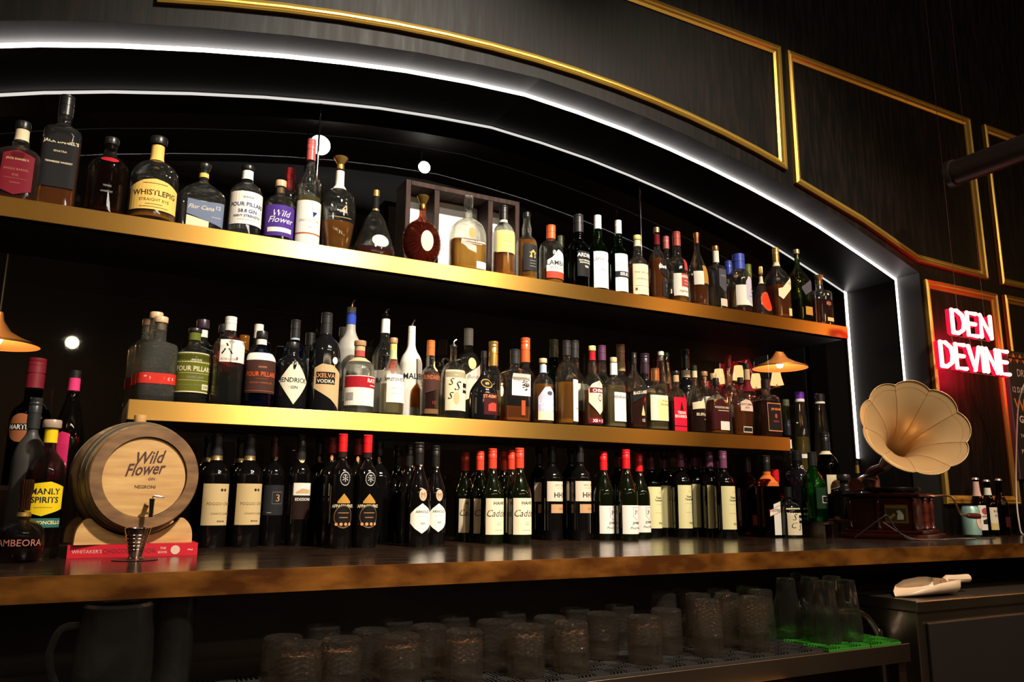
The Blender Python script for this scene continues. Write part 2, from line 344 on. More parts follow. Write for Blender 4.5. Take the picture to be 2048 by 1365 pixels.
def liqmesh(sh, R, h, lvl, m, parent, seg=24):
    prof = [(z, r) for z, r in OUT[sh] if .035 < z < lvl]; prof = [(.034, prof[0][1] if prof else 1)]+prof+[(lvl, rad_at(sh, lvl))]
    th = min(.0032, R*.1)+.0005; vs = []; fs = []
    for z, r in prof:
        for k in range(seg):
            x, y = section(sh, R, z, r, k, seg, -th); vs.append((x, y, z*h))
    n1 = len(prof)
    for i in range(n1-1):
        for k in range(seg): fs.append((i*seg+k, i*seg+(k+1) % seg, (i+1)*seg+(k+1) % seg, (i+1)*seg+k))
    fs.append(tuple(range(seg))[::-1]); fs.append(tuple((n1-1)*seg+k for k in range(seg)))
    me = mesh(vs, fs, True); o = link('liquid', me, m, parent); smooth_by_angle(me, 50); return o
def interp(poly, x):
    for (a, ya), (b, yb) in zip(poly, poly[1:]):
        if a <= x <= b: return ya+(yb-ya)*((x-a)/max(b-a, 1e-9))
    return poly[0][1] if x < poly[0][0] else poly[-1][1]
def ebox(e, R, h):
    if e[0] == 'T':
        hh = e[4]*.72; wd = .5*len(e[1])*.62*hh*h/R; wd = min(wd, 1.1); return (e[2]-wd, e[2]+wd, e[3]-hh*.5, e[3]+hh*.5)
    if e[0] == 'R': return e[1:5]
    if e[0] == 'O': return (e[1]-e[3], e[1]+e[3], e[2]-e[4], e[2]+e[4])
    p = e[1]+e[2]; return (min(q[0] for q in p), max(q[0] for q in p), min(q[1] for q in p), max(q[1] for q in p))
def labels(sh, R, h, els, parent):
    """split a bottle's paper into its separate labels"""
    gr = []
    for i, e in enumerate(els):
        b = ebox(e, R, h); hit = [g for g in gr if any(b[0] < c[1] and c[0] < b[1] and b[2] < c[3] and c[2] < b[3] for _, _, c in g)]
        new = [(i, e, b)]
        for g in hit: new += g; gr.remove(g)
        gr.append(new)
    for g in gr:
        g.sort(key=lambda q: q[0]); es = [q[1] for q in g]
        labelmesh(sh, R, h, es, parent, 'label' if any(e[0] != 'T' for e in es) else 'printed_lettering')
def labelmesh(sh, R, h, els, parent, name='label'):
    if not els: return
    vs = []; fs = []; mi = []; mats = []; lay = 0
    def mat_i(c):
        m = pm(c)
        if m not in mats: mats.append(m)
        return mats.index(m)
    for e in els:
        lay += 1; g = .0004+lay*.00012; k0 = len(vs)
        if e[0] == 'T':
            _, s, u, z, sz, c, st = e; tv, tf = text_mesh(s, st.replace('s', '')); q = mat_i(c)
            hh = sz*h*.72; xs = [v[0] for v in tv] or [0]; wd = (max(xs)-min(xs))*hh
            flat = SH[sh][1] > 2.2
            lim = (1.75 if flat else 2.15)*R
            sx = min(1, lim/wd) if wd > 0 else 1
            for (a, b) in tv:
                uu_ = u*R+a*hh*sx; zz = z+b*hh/h+(.16*(uu_/h) if 's' in st else 0)
                x, y = front_y(sh, R, uu_, zz, g); vs.append((x, y, zz*h))
            for f in tf: fs.append(tuple(i+k0 for i in f)); mi.append(q)
            continue
        if e[0] == 'R': _, ua, ub, z0, z1, c = e; top = [(ua, z1), (ub, z1)]; bot = [(ua, z0), (ub, z0)]
        elif e[0] == 'O':
            _, u, z, ru, rz, c = e; ua, ub = u-ru, u+ru
            A = [i*PI/18 for i in range(19)]
            top = [(u-ru*math.cos(a), z+rz*math.sin(a)) for a in A]; bot = [(u-ru*math.cos(a), z-rz*math.sin(a)) for a in A]
        else: _, top, bot, c = e; ua, ub = max(top[0][0], bot[0][0]), min(top[-1][0], bot[-1][0])
        q = mat_i(c)
        xs = sorted(set([ua+(ub-ua)*i/14 for i in range(15)]+[p[0] for p in top+bot if ua <= p[0] <= ub]))
        ht = max(p[1] for p in top)-min(p[1] for p in bot); nz = 5 if ht > .06 else 2
        for x_ in xs:
            zt = interp(top, x_); zb = interp(bot, x_)
            for j in range(nz):
                zz = zb+(zt-zb)*j/(nz-1); x, y = front_y(sh, R, x_*R, zz, g); vs.append((x, y, zz*h))
        for i in range(len(xs)-1):
            for j in range(nz-1):
                a = k0+i*nz+j; fs.append((a, a+nz, a+nz+1, a+1)); mi.append(q)
    me = mesh(vs, fs, False, mi); return link(name, me, mats, parent)
def neckband(sh, R, h, z0, z1, c, parent, capr=None):
    mb = MB(); n = 4
    prof = []
    for i in range(n+1):
        z = z0+(z1-z0)*i/n; r = rad_at(sh, z)*R
        if capr and z > capr[0]: r = max(r, capr[1]*R*1.03)
        prof.append((r+.0008, z*h))
    flat = z0 < .5 and (SH[sh][1] != 2 or SH[sh][2] != 1)
    if flat:
        vs = []; fs = []; seg = 28
        for r, z in prof:
            for k in range(seg):
                x, y = section(sh, R, z/h, rad_at(sh, z/h), k, seg, .0008); vs.append((x, y, z))
        for i in range(n):
            for k in range(seg): fs.append((i*seg+k, i*seg+(k+1) % seg, (i+1)*seg+(k+1) % seg, (i+1)*seg+k))
        mb.add(vs, fs)
    else: mb.lathe(prof, 24)
    return mb.build('neck_label' if z0 > .5 else 'paper_band', capm(c) if c in METAL else pm(c), parent, True)
def capmesh(cap, R, h, parent, sh):
    st, z0, r, c = cap; r *= R; z0 *= h; mb = MB(); H = h-z0; m = capm(c)
    if st == 'screw':
        if rad_at(sh, z0/h) < .6: r = max(r, rad_at(sh, z0/h)*R+.0006)
        p = [(0, z0), (r*1.02, z0), (r*1.03, z0+H*.45), (r*.97, z0+H*.46), (r*.97, z0+H*.49), (r*1.03, z0+H*.5), (r*1.03, z0+H*.72), (r, z0+H*.73), (r, z0+H*.75), (r*1.03, z0+H*.76), (r*1.03, z0+H*.84), (r, z0+H*.85), (r, z0+H*.87), (r*1.02, z0+H*.88), (r*1.02, h-.001), (r*.9, h), (0, h)]
        mb.lathe(p, 24)
    elif st == 'stop':
        mb.lathe([(0, z0-.012), (r*.72, z0-.012), (r*.72, z0), (r*1.05, z0), (r*1.1, z0+H*.15), (r*1.1, z0+H*.8), (r*1.0, h), (0, h)], 24)
    elif st == 'cork':
        mb.lathe([(0, z0-.02), (r*.62, z0-.02), (r*.68, z0), (r, z0), (r*1.03, z0+H*.1), (r*1.03, h-.002), (r*.95, h), (0, h)], 24)
    elif st == 'flare':
        mb.lathe([(0, z0), (r*.75, z0), (r*.75, z0+H*.2), (r, z0+H*.5), (r*1.15, z0+H*.85), (r*1.05, h), (0, h)], 24)
    elif st == 'flareup':
        mb.lathe([(0, z0), (r*.8, z0), (r*.82, z0+H*.5), (r*1.0, z0+H*.9), (r*1.0, h), (0, h)], 24)
    elif st == 'funnel':
        mb.lathe([(0, z0), (r*.62, z0), (r*.62, z0+H*.35), (r*.5, z0+H*.4), (r*.7, z0+H*.55), (r*1.15, z0+H*.88), (r*1.2, z0+H*.95), (r*1.1, h), (r*.8, h-.004), (0, h-.006)], 28)
    elif st in ('crystal', 'fluted'):
        seg = 16; vs = []; fs = []
        pr = [(.55, z0), (.9, z0+H*.12), (1, z0+H*.3), (1, z0+H*.85), (.8, h)] if st == 'crystal' else [(.9, z0), (.9, z0+H*.5), (1.1, z0+H*.55), (1.1, h)]
        for q, z in pr:
            for k in range(seg*2):
                rr2 = r*q*(1 if k % 2 else .88); a = PI*k/seg; vs.append((rr2*math.cos(a), rr2*math.sin(a), z))
        s2 = seg*2
        for i in range(len(pr)-1):
            for k in range(s2): fs.append((i*s2+k, i*s2+(k+1) % s2, (i+1)*s2+(k+1) % s2, (i+1)*s2+k))
        fs.append(tuple(range(s2))[::-1]); fs.append(tuple((len(pr)-1)*s2+k for k in range(s2))); mb.add(vs, fs)
    elif st == 'crown':
        seg = 21; vs = []; fs = []; zc = h-.008
        for q, z in [(.95, zc-.001), (1.18, zc), (1.02, h-.002), (.85, h)]:
            for k in range(seg*2):
                rr2 = r*q*(1.06 if (k % 2 and q > 1.1) else 1); a = PI*k/seg; vs.append((rr2*math.cos(a), rr2*math.sin(a), z))
        s2 = seg*2
        for i in range(3):
            for k in range(s2): fs.append((i*s2+k, i*s2+(k+1) % s2, (i+1)*s2+(k+1) % s2, (i+1)*s2+k))
        fs.append(tuple(3*s2+k for k in range(s2))); mb.add(vs, fs)
    elif st == 'pour':
        zt = h-min(.055, H*.75) if H > .05 else z0+.3*H
        mb.lathe([(0, z0), (r*1.0, z0), (r*1.02, zt-.004), (r*.9, zt), (r*.4, zt+.003), (0, zt+.003)], 20)
        o = mb.build('pourer', m, parent, True)
        sp = MB(); sp.tube([(0, 0, zt), (0, 0, zt+(h-zt)*.5), (.004, 0, zt+(h-zt)*.8), (.010, 0, h)], .0035, 10)
        sp.build('spout', principled('pourer_steel', (.6, .5, .45), .2, 1), o, True)
        return o
    return mb.build('stopper' if st in ('stop', 'cork', 'flare', 'flareup', 'funnel', 'crystal', 'fluted') else 'cap', m, parent, True)
OPAQUE = {'wineblack', 'winegreen', 'black', 'white', 'frost', 'frostdark'}
def bottle(name, X, Y, z, h, R, sh, gl, liq, cap, els, label, group, rz):
    t = thing(name, label, 'bottle', (X, Y, z+.0004), group, rz)
    bodymesh('glass_body', sh, R, h, glassm(gl), t, ztop=min(.985, OUT[sh][-1][0]), hollow=gl not in OPAQUE)
    if liq and gl not in OPAQUE: liqmesh(sh, R, h, min(liq[1], .64), liqm(liq[0]), t)
    capmesh(cap, R, h, t, sh)
    bands = [e for e in els if e[0] == 'N']; low = [e for e in els if e[0] != 'N' and (e[3] if e[0] in 'TR' else e[2] if e[0] == 'O' else .3) < 99]
    for b in bands: neckband(sh, R, h, b[1], b[2], b[3], t, (cap[1], cap[2]))
    if 'loop' in label:
        for sx in (-1, 1):
            mb = MB(); zc = h*.70; xr = rad_at(sh, .70)*R; mb.tube([(sx*(xr+.006+.013*math.cos(q)), 0, zc+.014*math.sin(q)) for q in [2*PI*i/16 for i in range(17)]], .0032, 8, cap=False); mb.build('loop_handle', glassm(gl), t, True)
    if low: labels(sh, R, h, low, t)
    return t
EL0=[('R', -0.95, 1.05, 0.19, 0.55, 'parchment'), ('T', '••', 0.5, 0.495, 0.035, 'nearblack', 'b'), ('T', 'POGGIO CIVETTA', 0.5, 0.375, 0.035, 'brown', ''), ('T', 'CHIANTI CLASSICO', 0.5, 0.29, 0.022, 'brown', ''), ('T', 'ROCCA', 0.45, 0.225, 0.02, 'charcoal', 'b'), ('N', 0.76, 0.81, 'goldpale')]
EL1=[('N', 0.76, 0.81, 'goldpale')]
EL2=[('O', 0.3, 0.8, 0.1, 0.02, 'copper'), ('T', 'APPASSIMENTO', 0.1, 0.36, 0.042, 'cream', 'b'), ('P', [(-0.5, 0.4), (0, 0.47), (0.6, 0.4)], [(-0.5, 0.385), (0.6, 0.385)], 'goldbrown'), ('O', 0.05, 0.27, 0.8, 0.1, 'bronze'), ('O', 0.05, 0.27, 0.74, 0.09, 'wineblackl'), ('R', -0.4, 0.5, 0.3, 0.304, 'copper'), ('R', -0.3, 0.4, 0.26, 0.264, 'copper'), ('T', '••••', 0.05, 0.205, 0.04, 'copper', ''), ('O', 0.05, 0.6, 0.42, 0.062, 'silvergrey'), ('O', 0.05, 0.6, 0.38, 0.055, 'wineblackl'), ('T', '*', 0.05, 0.6, 0.08, 'silvergrey', ''), ('N', 0.79, 0.84, 'brownblack')]
EL3=[('O', -0.1, 0.8, 0.12, 0.028, 'copper')]
EL4=[('R', -1.0, 1.1, 0.095, 0.47, 'creamlab'), ('T', 'HAHN', 0.25, 0.42, 0.05, 'charcoal', 'b'), ('T', 'Cadden', 0.2, 0.315, 0.1, 'charcoal', 'i'), ('T', '2015', 0.25, 0.22, 0.022, 'tan', ''), ('T', 'SHIRAZ', 0.25, 0.2, 0.018, 'tan', ''), ('R', -0.2, 0.6, 0.14, 0.143, 'tan')]
EL5=[('R', -1.0, 1.05, 0.395, 0.6, 'palelab'), ('T', "EM'S TABLE", 0.45, 0.56, 0.03, 'brown', ''), ('T', 'ORGANIC WINE', 0.45, 0.53, 0.018, 'tan', ''), ('T', 'HHT', 0.35, 0.46, 0.075, 'charcoal', 'b'), ('R', -0.3, 1.05, 0.41, 0.413, 'tan'), ('R', -0.6, 1.05, 0.275, 0.365, 'kraft'), ('T', 'Shiraz', 0.5, 0.32, 0.03, 'brown', 'i'), ('N', 0.8, 0.805, 'grey')]
EL6=[('R', -1.05, 1.1, 0.07, 0.38, 'white2'), ('P', [(-0.05, 0.36), (0.7, 0.36)], [(-0.05, 0.26), (0.32, 0.215), (0.7, 0.26)], 'charcoal'), ('P', [(-0.02, 0.357), (0.67, 0.357)], [(-0.02, 0.262), (0.32, 0.22), (0.67, 0.262)], 'white2'), ('T', 'Jr.', 0.33, 0.305, 0.085, 'charcoal', 'b'), ('T', 'JONES', 0.3, 0.185, 0.05, 'nearblack', 'b'), ('T', 'Pinot Noir', 0.3, 0.135, 0.035, 'charcoal', 'i')]
EL7=[('R', -1.0, 1.15, 0.1, 0.59, 'creamyellow'), ('T', 'TASTE', 0.3, 0.52, 0.02, 'tan', ''), ('T', 'Vasse', 0.2, 0.46, 0.04, 'charcoal', 'b'), ('T', 'Tempranillo', 0.3, 0.425, 0.04, 'charcoal', 'b'), ('R', -0.3, 0.7, 0.38, 0.382, 'tan'), ('R', -0.3, 0.8, 0.28, 0.282, 'tan'), ('T', 'PASCAL', 0.6, 0.16, 0.035, 'brown', '')]
BOTTLES=[
('whiskey_bottle', -0.2153, 2.31, 0.729, 0.2252, 0.05, 'jdsb', 'clear', ('redbrown', 0.72), ('stop', 0.9, 0.33, 'black'), [('N', 0.76, 0.9, 'cream'), ('P', [(-0.75, 0.1), (-0.75, 0.53), (0, 0.6), (0.75, 0.53)], [(-0.75, 0.12), (0, 0.06), (0.75, 0.12)], 'maroon'), ('T', "JACK DANIEL'S", 0, 0.48, 0.045, 'tan', 'b'), ('T', 'SINGLE BARREL', 0, 0.36, 0.035, 'rose', ''), ('T', 'RYE', 0, 0.29, 0.035, 'rose', ''), ('T', 'TENNESSEE', 0, 0.2, 0.02, 'rose', ''), ('R', -0.5, 0.5, 0.25, 0.253, 'rose')], 'squat round-shouldered whiskey bottle with dark red-brown label, at the left end of the top shelf', 'bottles on the top shelf', 0),
('whiskey_bottle', -0.1271, 2.36, 0.729, 0.3454, 0.0476, 'jdsq', 'clear', ('dkamber', 0.6), ('screw', 0.83, 0.29, 'nearblack'), [('R', -0.86, 0.86, 0.2, 0.685, 'nearblack'), ('R', -0.62, 0.62, 0.715, 0.755, 'nearblack'), ('T', "JACK DANIEL'S", 0, 0.565, 0.05, 'cream', 'b'), ('T', 'SINATRA', 0, 0.49, 0.022, 'cream', ''), ('T', 'TENNESSEE WHISKEY', 0, 0.4, 0.02, 'cream', 'b'), ('T', 'JACK DANIELS', 0, 0.735, 0.015, 'cream', ''), ('N', 0.955, 0.985, 'orange')], 'tall square whiskey bottle with black label and orange cap rim, on the top shelf', 'bottles on the top shelf', 0),
('whiskey_bottle', -0.0081, 2.31, 0.729, 0.2283, 0.0497, 'gin', 'smoke', ('darkred', 0.62), ('stop', 0.91, 0.34, 'black'), [('O', 0, 0.665, 0.45, 0.03, 'crimson'), ('T', 'TEXAS', 0, 0.33, 0.03, 'grey', ''), ('T', 'WHISKEY', 0, 0.26, 0.03, 'grey', '')], 'dark tall-necked round bottle with a red wax seal below the neck, on the top shelf', 'bottles on the top shelf', 0),
('whiskey_bottle', 0.1074, 2.31, 0.729, 0.2566, 0.0624, 'squat', 'clear', ('amber', 0.13), ('stop', 0.91, 0.34, 'black'), [('N', 0.72, 0.9, 'gold'), ('O', 0, 0.81, 0.17, 0.04, 'brown'), ('P', [(-1.15, 0.36), (-0.5, 0.42), (0, 0.44), (0.5, 0.42), (1.15, 0.36)], [(-1.15, 0.1), (1.15, 0.1)], 'gold'), ('T', 'WHISTLEPIG', 0, 0.285, 0.085, 'darkbrown', 'b'), ('T', 'STRAIGHT RYE', 0, 0.205, 0.045, 'darkbrown', ''), ('R', -0.35, 0.35, 0.155, 0.16, 'darkbrown'), ('R', -0.6, 0.6, 0.125, 0.13, 'brown'), ('R', -0.5, 0.5, 0.385, 0.39, 'brown')], 'wide round bottle with a yellow label and yellow neck band, on the top shelf', 'bottles on the top shelf', 0),
('rum_bottle', 0.2353, 2.33, 0.729, 0.2122, 0.0652, 'flask', 'clear', None, ('flare', 0.86, 0.25, 'black'), [('P', [(-0.62, 0.44), (0.1, 0.42), (0.9, 0.44)], [(-0.62, 0.23), (0.9, 0.1)], 'slate'), ('T', 'Flor Cana', -0.05, 0.335, 0.08, 'cream', 'i'), ('T', '12', 0.66, 0.36, 0.07, 'cream', ''), ('P', [(-0.62, 0.21), (0.3, 0.15)], [(-0.62, 0.05), (0.3, 0.05)], 'cream'), ('R', 0.4, 0.8, 0.22, 0.225, 'cream'), ('N', 0.8, 0.86, 'gold')], 'wide empty flask bottle with a slanted grey-blue label and black stopper, on the top shelf', 'bottles on the top shelf', 0),
('gin_bottle', 0.3525, 2.31, 0.729, 0.2249, 0.0465, 'gin', 'clear', ('water', 0.5), ('stop', 0.93, 0.36, 'black'), [('N', 0.8, 0.92, 'white'), ('N', 0.84, 0.86, 'navy'), ('R', -1.25, 1.25, 0.14, 0.58, 'offwhite'), ('R', -1.25, 1.25, 0.135, 0.142, 'navy'), ('T', '****', 0, 0.5, 0.05, 'navy', ''), ('T', 'FOUR PILLARS', 0, 0.405, 0.075, 'navy', 'b'), ('T', '58.8 GIN', 0, 0.315, 0.065, 'navy', 'b'), ('T', 'NAVY STRENGTH', 0, 0.25, 0.045, 'navy', 'b'), ('R', -0.6, 0.6, 0.2, 0.203, 'grey')], 'clear gin bottle with a large off-white label and white neck band, on the top shelf', 'bottles on the top shelf', 0),
('gin_bottle', 0.4491, 2.31, 0.729, 0.1976, 0.0431, 'gin', 'clear', ('water', 0.6), ('cork', 0.9, 0.36, 'wood'), [('R', -1.3, 1.3, 0.07, 0.55, 'purple'), ('T', 'Wild', 0.05, 0.42, 0.13, 'white', 'i'), ('T', 'Flower', 0, 0.32, 0.13, 'white', 'i'), ('R', -0.95, 0.8, 0.13, 0.2, 'offwhite')], 'short clear gin bottle with a purple script label and pale wooden cap', 'bottles on the top shelf', 0),
('vodka_bottle', 0.4963, 2.41, 0.729, 0.2852, 0.0376, 'gin', 'clear', None, ('screw', 0.72, 0.36, 'crimson'), [], 'clear bottle with a long dark red capsule, behind the purple-labelled bottle', 'bottles on the top shelf', 0),
('vodka_bottle', 0.533, 2.31, 0.729, 0.3504, 0.0381, 'tall', 'clear', ('paleyellow', 0.45), ('screw', 0.8, 0.32, 'redpink'), [('R', -1.2, 1.2, 0.02, 0.4, 'offwhite'), ('P', [(0.1, 0.37), (0.2, 0.3), (0.55, 0.3)], [(0.1, 0.36), (0.22, 0.25), (0.55, 0.295)], 'navy'), ('T', 'GREY GOOSE', -0.05, 0.22, 0.03, 'grey', ''), ('R', -0.15, 0.15, 0.16, 0.163, 'rust'), ('R', -1.2, 1.2, 0.1, 0.112, 'rust')], 'tall clear vodka bottle with a rose-red capsule and a white label with blue geese', 'bottles on the top shelf', 0),
('decanter', 0.6259, 2.31, 0.729, 0.3115, 0.0522, 'barrel', 'clear', ('amber', 0.3), ('funnel', 0.87, 0.36, 'brass'), [('N', 0.65, 0.85, 'offwhite'), ('T', 'A', 0.1, 0.42, 0.11, 'tan', 'i'), ('R', -0.6, 0.6, 0.33, 0.334, 'tan')], 'barrel-shaped glass decanter one third full of amber spirit with a flared gold stopper', 'bottles on the top shelf', 0),
('cognac_bottle', 0.7449, 2.31, 0.729, 0.2257, 0.0654, 'bell', 'clear', ('cherry', 0.13), ('screw', 0.91, 0.16, 'brass'), [('N', 0.72, 0.91, 'nearblack'), ('N', 0.69, 0.72, 'brass'), ('O', 0.12, 0.22, 0.42, 0.09, 'paleglass'), ('T', 'Hennessy', 0.12, 0.22, 0.03, 'tan', 'i')], 'bell-shaped engraved glass bottle with a little dark red cognac and a gold cap', 'bottles on the top shelf', 0),
('cognac_decanter', 0.9035, 2.31, 0.729, 0.2378, 0.0658, 'disc', 'clearred', ('cherry', 0.6), ('funnel', 0.8, 0.26, 'brassdark'), [('O', 0.1, 0.33, 0.33, 0.145, 'medal')], 'round disc-shaped decanter of dark red cognac with a gold centre medallion', 'bottles on the top shelf', 0),
('tequila_bottle', 1.0664, 2.31, 0.729, 0.2692, 0.0613, 'arch', 'clear', ('amber', 0.4), ('crystal', 0.79, 0.28, 'crystal'), [('T', 'SELECCION SUPREMA', 0.1, 0.375, 0.035, 'white', 'b'), ('R', -0.35, 0.6, 0.345, 0.35, 'white'), ('O', 0.0, 0.48, 0.2, 0.07, 'copper'), ('R', 0.28, 0.98, 0.04, 0.13, 'offwhite')], 'arched glass decanter half full of amber tequila with a fluted crystal stopper', 'bottles on the top shelf', 0),
('whisky_bottle', 1.2007, 2.31, 0.729, 0.2587, 0.0388, 'gin', 'clear', ('dkamber', 0.34), ('screw', 0.8, 0.38, 'nearblack'), [('R', -1.1, 1.1, 0.32, 0.62, 'lemon'), ('T', 'NIKKA', 0, 0.55, 0.03, 'brown', ''), ('T', 'COFFEY', 0, 0.51, 0.03, 'brown', ''), ('T', 'WHISKY', 0, 0.47, 0.03, 'brown', ''), ('R', -0.5, 0.4, 0.4, 0.403, 'brown'), ('N', 0.76, 0.8, 'cream')], 'round-shouldered whisky bottle with a wide lemon-yellow label and black cap', 'bottles on the top shelf', 0),
('whisky_bottle', 1.2918, 2.31, 0.729, 0.2517, 0.0369, 'whisky', 'clear', ('amber', 0.58), ('screw', 0.93, 0.33, 'nearblack'), [('R', -0.8, 0.95, 0.13, 0.5, 'charcoal'), ('T', '倉', 0.15, 0.37, 0.16, 'gold', 'b'), ('R', -0.2, 0.5, 0.27, 0.275, 'grey'), ('R', -0.2, 0.5, 0.23, 0.235, 'grey'), ('R', -0.2, 0.5, 0.19, 0.195, 'grey')], 'amber whisky bottle with a charcoal label bearing one gold character', 'bottles on the top shelf', 0),
('whiskey_bottle', 1.3899, 2.31, 0.729, 0.221, 0.0434, 'gin', 'clear', ('amber', 0.25), ('screw', 0.77, 0.36, 'orangered'), [('P', [(-0.9, 0.36), (-0.4, 0.42), (0.1, 0.55), (0.7, 0.5), (1.2, 0.36)], [(-0.9, 0.08), (1.2, 0.08)], 'offwhite'), ('R', -0.9, 1.2, 0.08, 0.19, 'brick'), ('T', 'LAMBAY', 0.15, 0.33, 0.11, 'charcoal', 'b'), ('T', 'WHISKEY', 0.15, 0.25, 0.07, 'brick', '')], 'whiskey bottle with an orange-red cap and a peaked white and red label', 'bottles on the top shelf', 0),
('whisky_bottle', 1.4927, 2.41, 0.729, 0.2286, 0.0303, 'gin', 'green', None, ('screw', 0.8, 0.4, 'olivegrey'), [], 'bottle with a grey-green cap, behind the orange-red capped whiskey', 'bottles on the top shelf', 0),
('whisky_bottle', 1.5061, 2.31, 0.729, 0.2812, 0.0382, 'whisky', 'darkgreen', None, ('screw', 0.76, 0.38, 'charcoal'), [('R', -0.7, 1.1, 0.15, 0.48, 'nearblack'), ('T', 'ARDBEG', 0.25, 0.43, 0.07, 'offwhite', 'b'), ('T', 'ISLAY SINGLE MALT', 0.25, 0.36, 0.025, 'offwhite', 'b'), ('T', 'SCOTCH WHISKY', 0.25, 0.33, 0.025, 'offwhite', 'b'), ('T', 'TEN', 0.25, 0.28, 0.035, 'offwhite', 'b'), ('T', 'A', 0.1, 0.85, 0.06, 'grey', 'b')], 'dark green bottle with a black label and dark grey capsule', 'bottles on the top shelf', 0),
('whisky_bottle', 1.5898, 2.31, 0.729, 0.2943, 0.0361, 'whisky', 'green', ('darkgreenliq', 0.6), ('screw', 0.82, 0.37, 'white'), [('R', -1.05, 1.05, 0.04, 0.5, 'white'), ('T', 'LAPHROAIG', 0, 0.4, 0.06, 'charcoal', ''), ('T', '10', -0.05, 0.27, 0.055, 'charcoal', ''), ('R', -0.5, 0.5, 0.2, 0.203, 'grey'), ('R', -0.5, 0.5, 0.35, 0.352, 'grey')], 'green bottle with a plain white label reading 10 and a white capsule', 'bottles on the top shelf', 0),
('whisky_bottle', 1.6824, 2.31, 0.729, 0.2913, 0.0322, 'whisky', 'green', ('darkgreenliq', 0.6), ('screw', 0.82, 0.38, 'white'), [('R', -1.05, 1.05, 0.04, 0.53, 'white'), ('T', 'LAPHROAIG', 0.1, 0.39, 0.06, 'grey', ''), ('R', -1.05, 1.05, 0.22, 0.3, 'charcoal'), ('T', 'SELECT', 0.3, 0.265, 0.055, 'white', 'b')], 'green bottle with a white label crossed by a dark band, white capsule', 'bottles on the top shelf', 0),
('whisky_bottle', 1.7686, 2.31, 0.729, 0.2471, 0.038, 'whisky', 'clear', ('amber', 0.5), ('cork', 0.93, 0.37, 'lemon'), [('N', 0.82, 0.92, 'cream'), ('R', -1.15, 1.15, 0.04, 0.51, 'cream'), ('T', 'THE BALVENIE', 0, 0.38, 0.045, 'brown', ''), ('T', 'CARIBBEAN CASK', 0, 0.28, 0.03, 'brown', ''), ('R', -0.9, 0.9, 0.17, 0.174, 'brown'), ('R', -0.9, -0.7, 0.1, 0.14, 'brown'), ('R', 0.7, 0.9, 0.1, 0.14, 'brown')], 'whisky bottle with a buff-yellow label and pale yellow stopper', 'bottles on the top shelf', 0),
('whisky_bottle', 1.862, 2.31, 0.729, 0.2948, 0.0331, 'tall', 'clear', ('dkamber', 0.56), ('screw', 0.93, 0.36, 'brasspale'), [('N', 0.76, 0.9, 'maroon'), ('N', 0.84, 0.86, 'cream'), ('P', [(-0.2, 0.5), (0.1, 0.56), (0.9, 0.55), (1.1, 0.5)], [(-0.2, 0.36), (0.5, 0.3), (1.1, 0.36)], 'nearblack'), ('T', 'Glenfiddich', 0.55, 0.45, 0.07, 'white', 'b'), ('R', -0.1, 1.1, 0.06, 0.26, 'charcoal'), ('T', '21', 0.7, 0.21, 0.05, 'white', ''), ('R', 0.4, 0.9, 0.14, 0.145, 'grey')], 'slim amber whisky bottle with a black stag-shaped label and a tall cream-capped neck', 'bottles on the top shelf', 0),
('whisky_bottle', 1.9887, 2.41, 0.729, 0.3091, 0.0308, 'whisky', 'clear', ('amber', 0.5), ('screw', 0.83, 0.4, 'pink'), [('R', -1, 1, 0.1, 0.4, 'offwhite')], 'bottle with a dusty pink cap peeping from the second row', 'bottles on the top shelf', 0),
('whisky_bottle', 1.9581, 2.31, 0.729, 0.293, 0.0382, 'whisky', 'clear', ('amber', 0.14), ('screw', 0.8, 0.38, 'dustyred'), [('R', -1.1, 1.1, 0.1, 0.4, 'offwhite'), ('R', -0.3, 1.1, 0.22, 0.4, 'dustyred'), ('T', 'GLENDRONACH', 0.3, 0.36, 0.05, 'white', 'b'), ('R', 0, 0.8, 0.3, 0.306, 'white'), ('R', 0, 0.8, 0.26, 0.264, 'white'), ('T', 'Highland', 0, 0.16, 0.05, 'brown', 'i'), ('R', 0.1, 1.1, 0.45, 0.6, 'rosered')], 'clear whisky bottle with dusty red capsule and a red and white label', 'bottles on the top shelf', 0),
('whisky_bottle', 2.0597, 2.31, 0.729, 0.306, 0.0398, 'tear', 'clear', ('dkamber', 0.33), ('flareup', 0.86, 0.3, 'copper'), [('R', -1.1, -0.1, 0.28, 0.46, 'offwhite'), ('R', -0.1, 1.1, 0.3, 0.54, 'goldbrown'), ('R', 0.2, 0.8, 0.47, 0.475, 'brown')], 'teardrop-shouldered bottle with a copper flared cap and gold label strip', 'bottles on the top shelf', 0),
('gin_bottle', 2.1566, 2.31, 0.729, 0.2678, 0.0346, 'shoulder', 'clear', ('water', 0.4), ('stop', 0.93, 0.34, 'copper'), [('N', 0.74, 0.92, 'offwhite'), ('P', [(-0.4, 0.62), (1.05, 0.62)], [(-0.4, 0.36), (0.35, 0.28), (1.05, 0.36)], 'slate2'), ('T', 'SHIELD', 0.3, 0.52, 0.04, 'grey', ''), ('R', -0.3, 1.0, 0.06, 0.17, 'palepink')], 'square-shouldered clear bottle with a slate shield label and copper cap', 'bottles on the top shelf', 0),
('whiskey_bottle', 2.319, 2.41, 0.729, 0.2562, 0.0303, 'whisky', 'clear', ('amber', 0.5), ('screw', 0.76, 0.42, 'royal'), [], 'bottle with a royal blue cap behind the blue-capped squat bottle', 'bottles on the top shelf', 0),
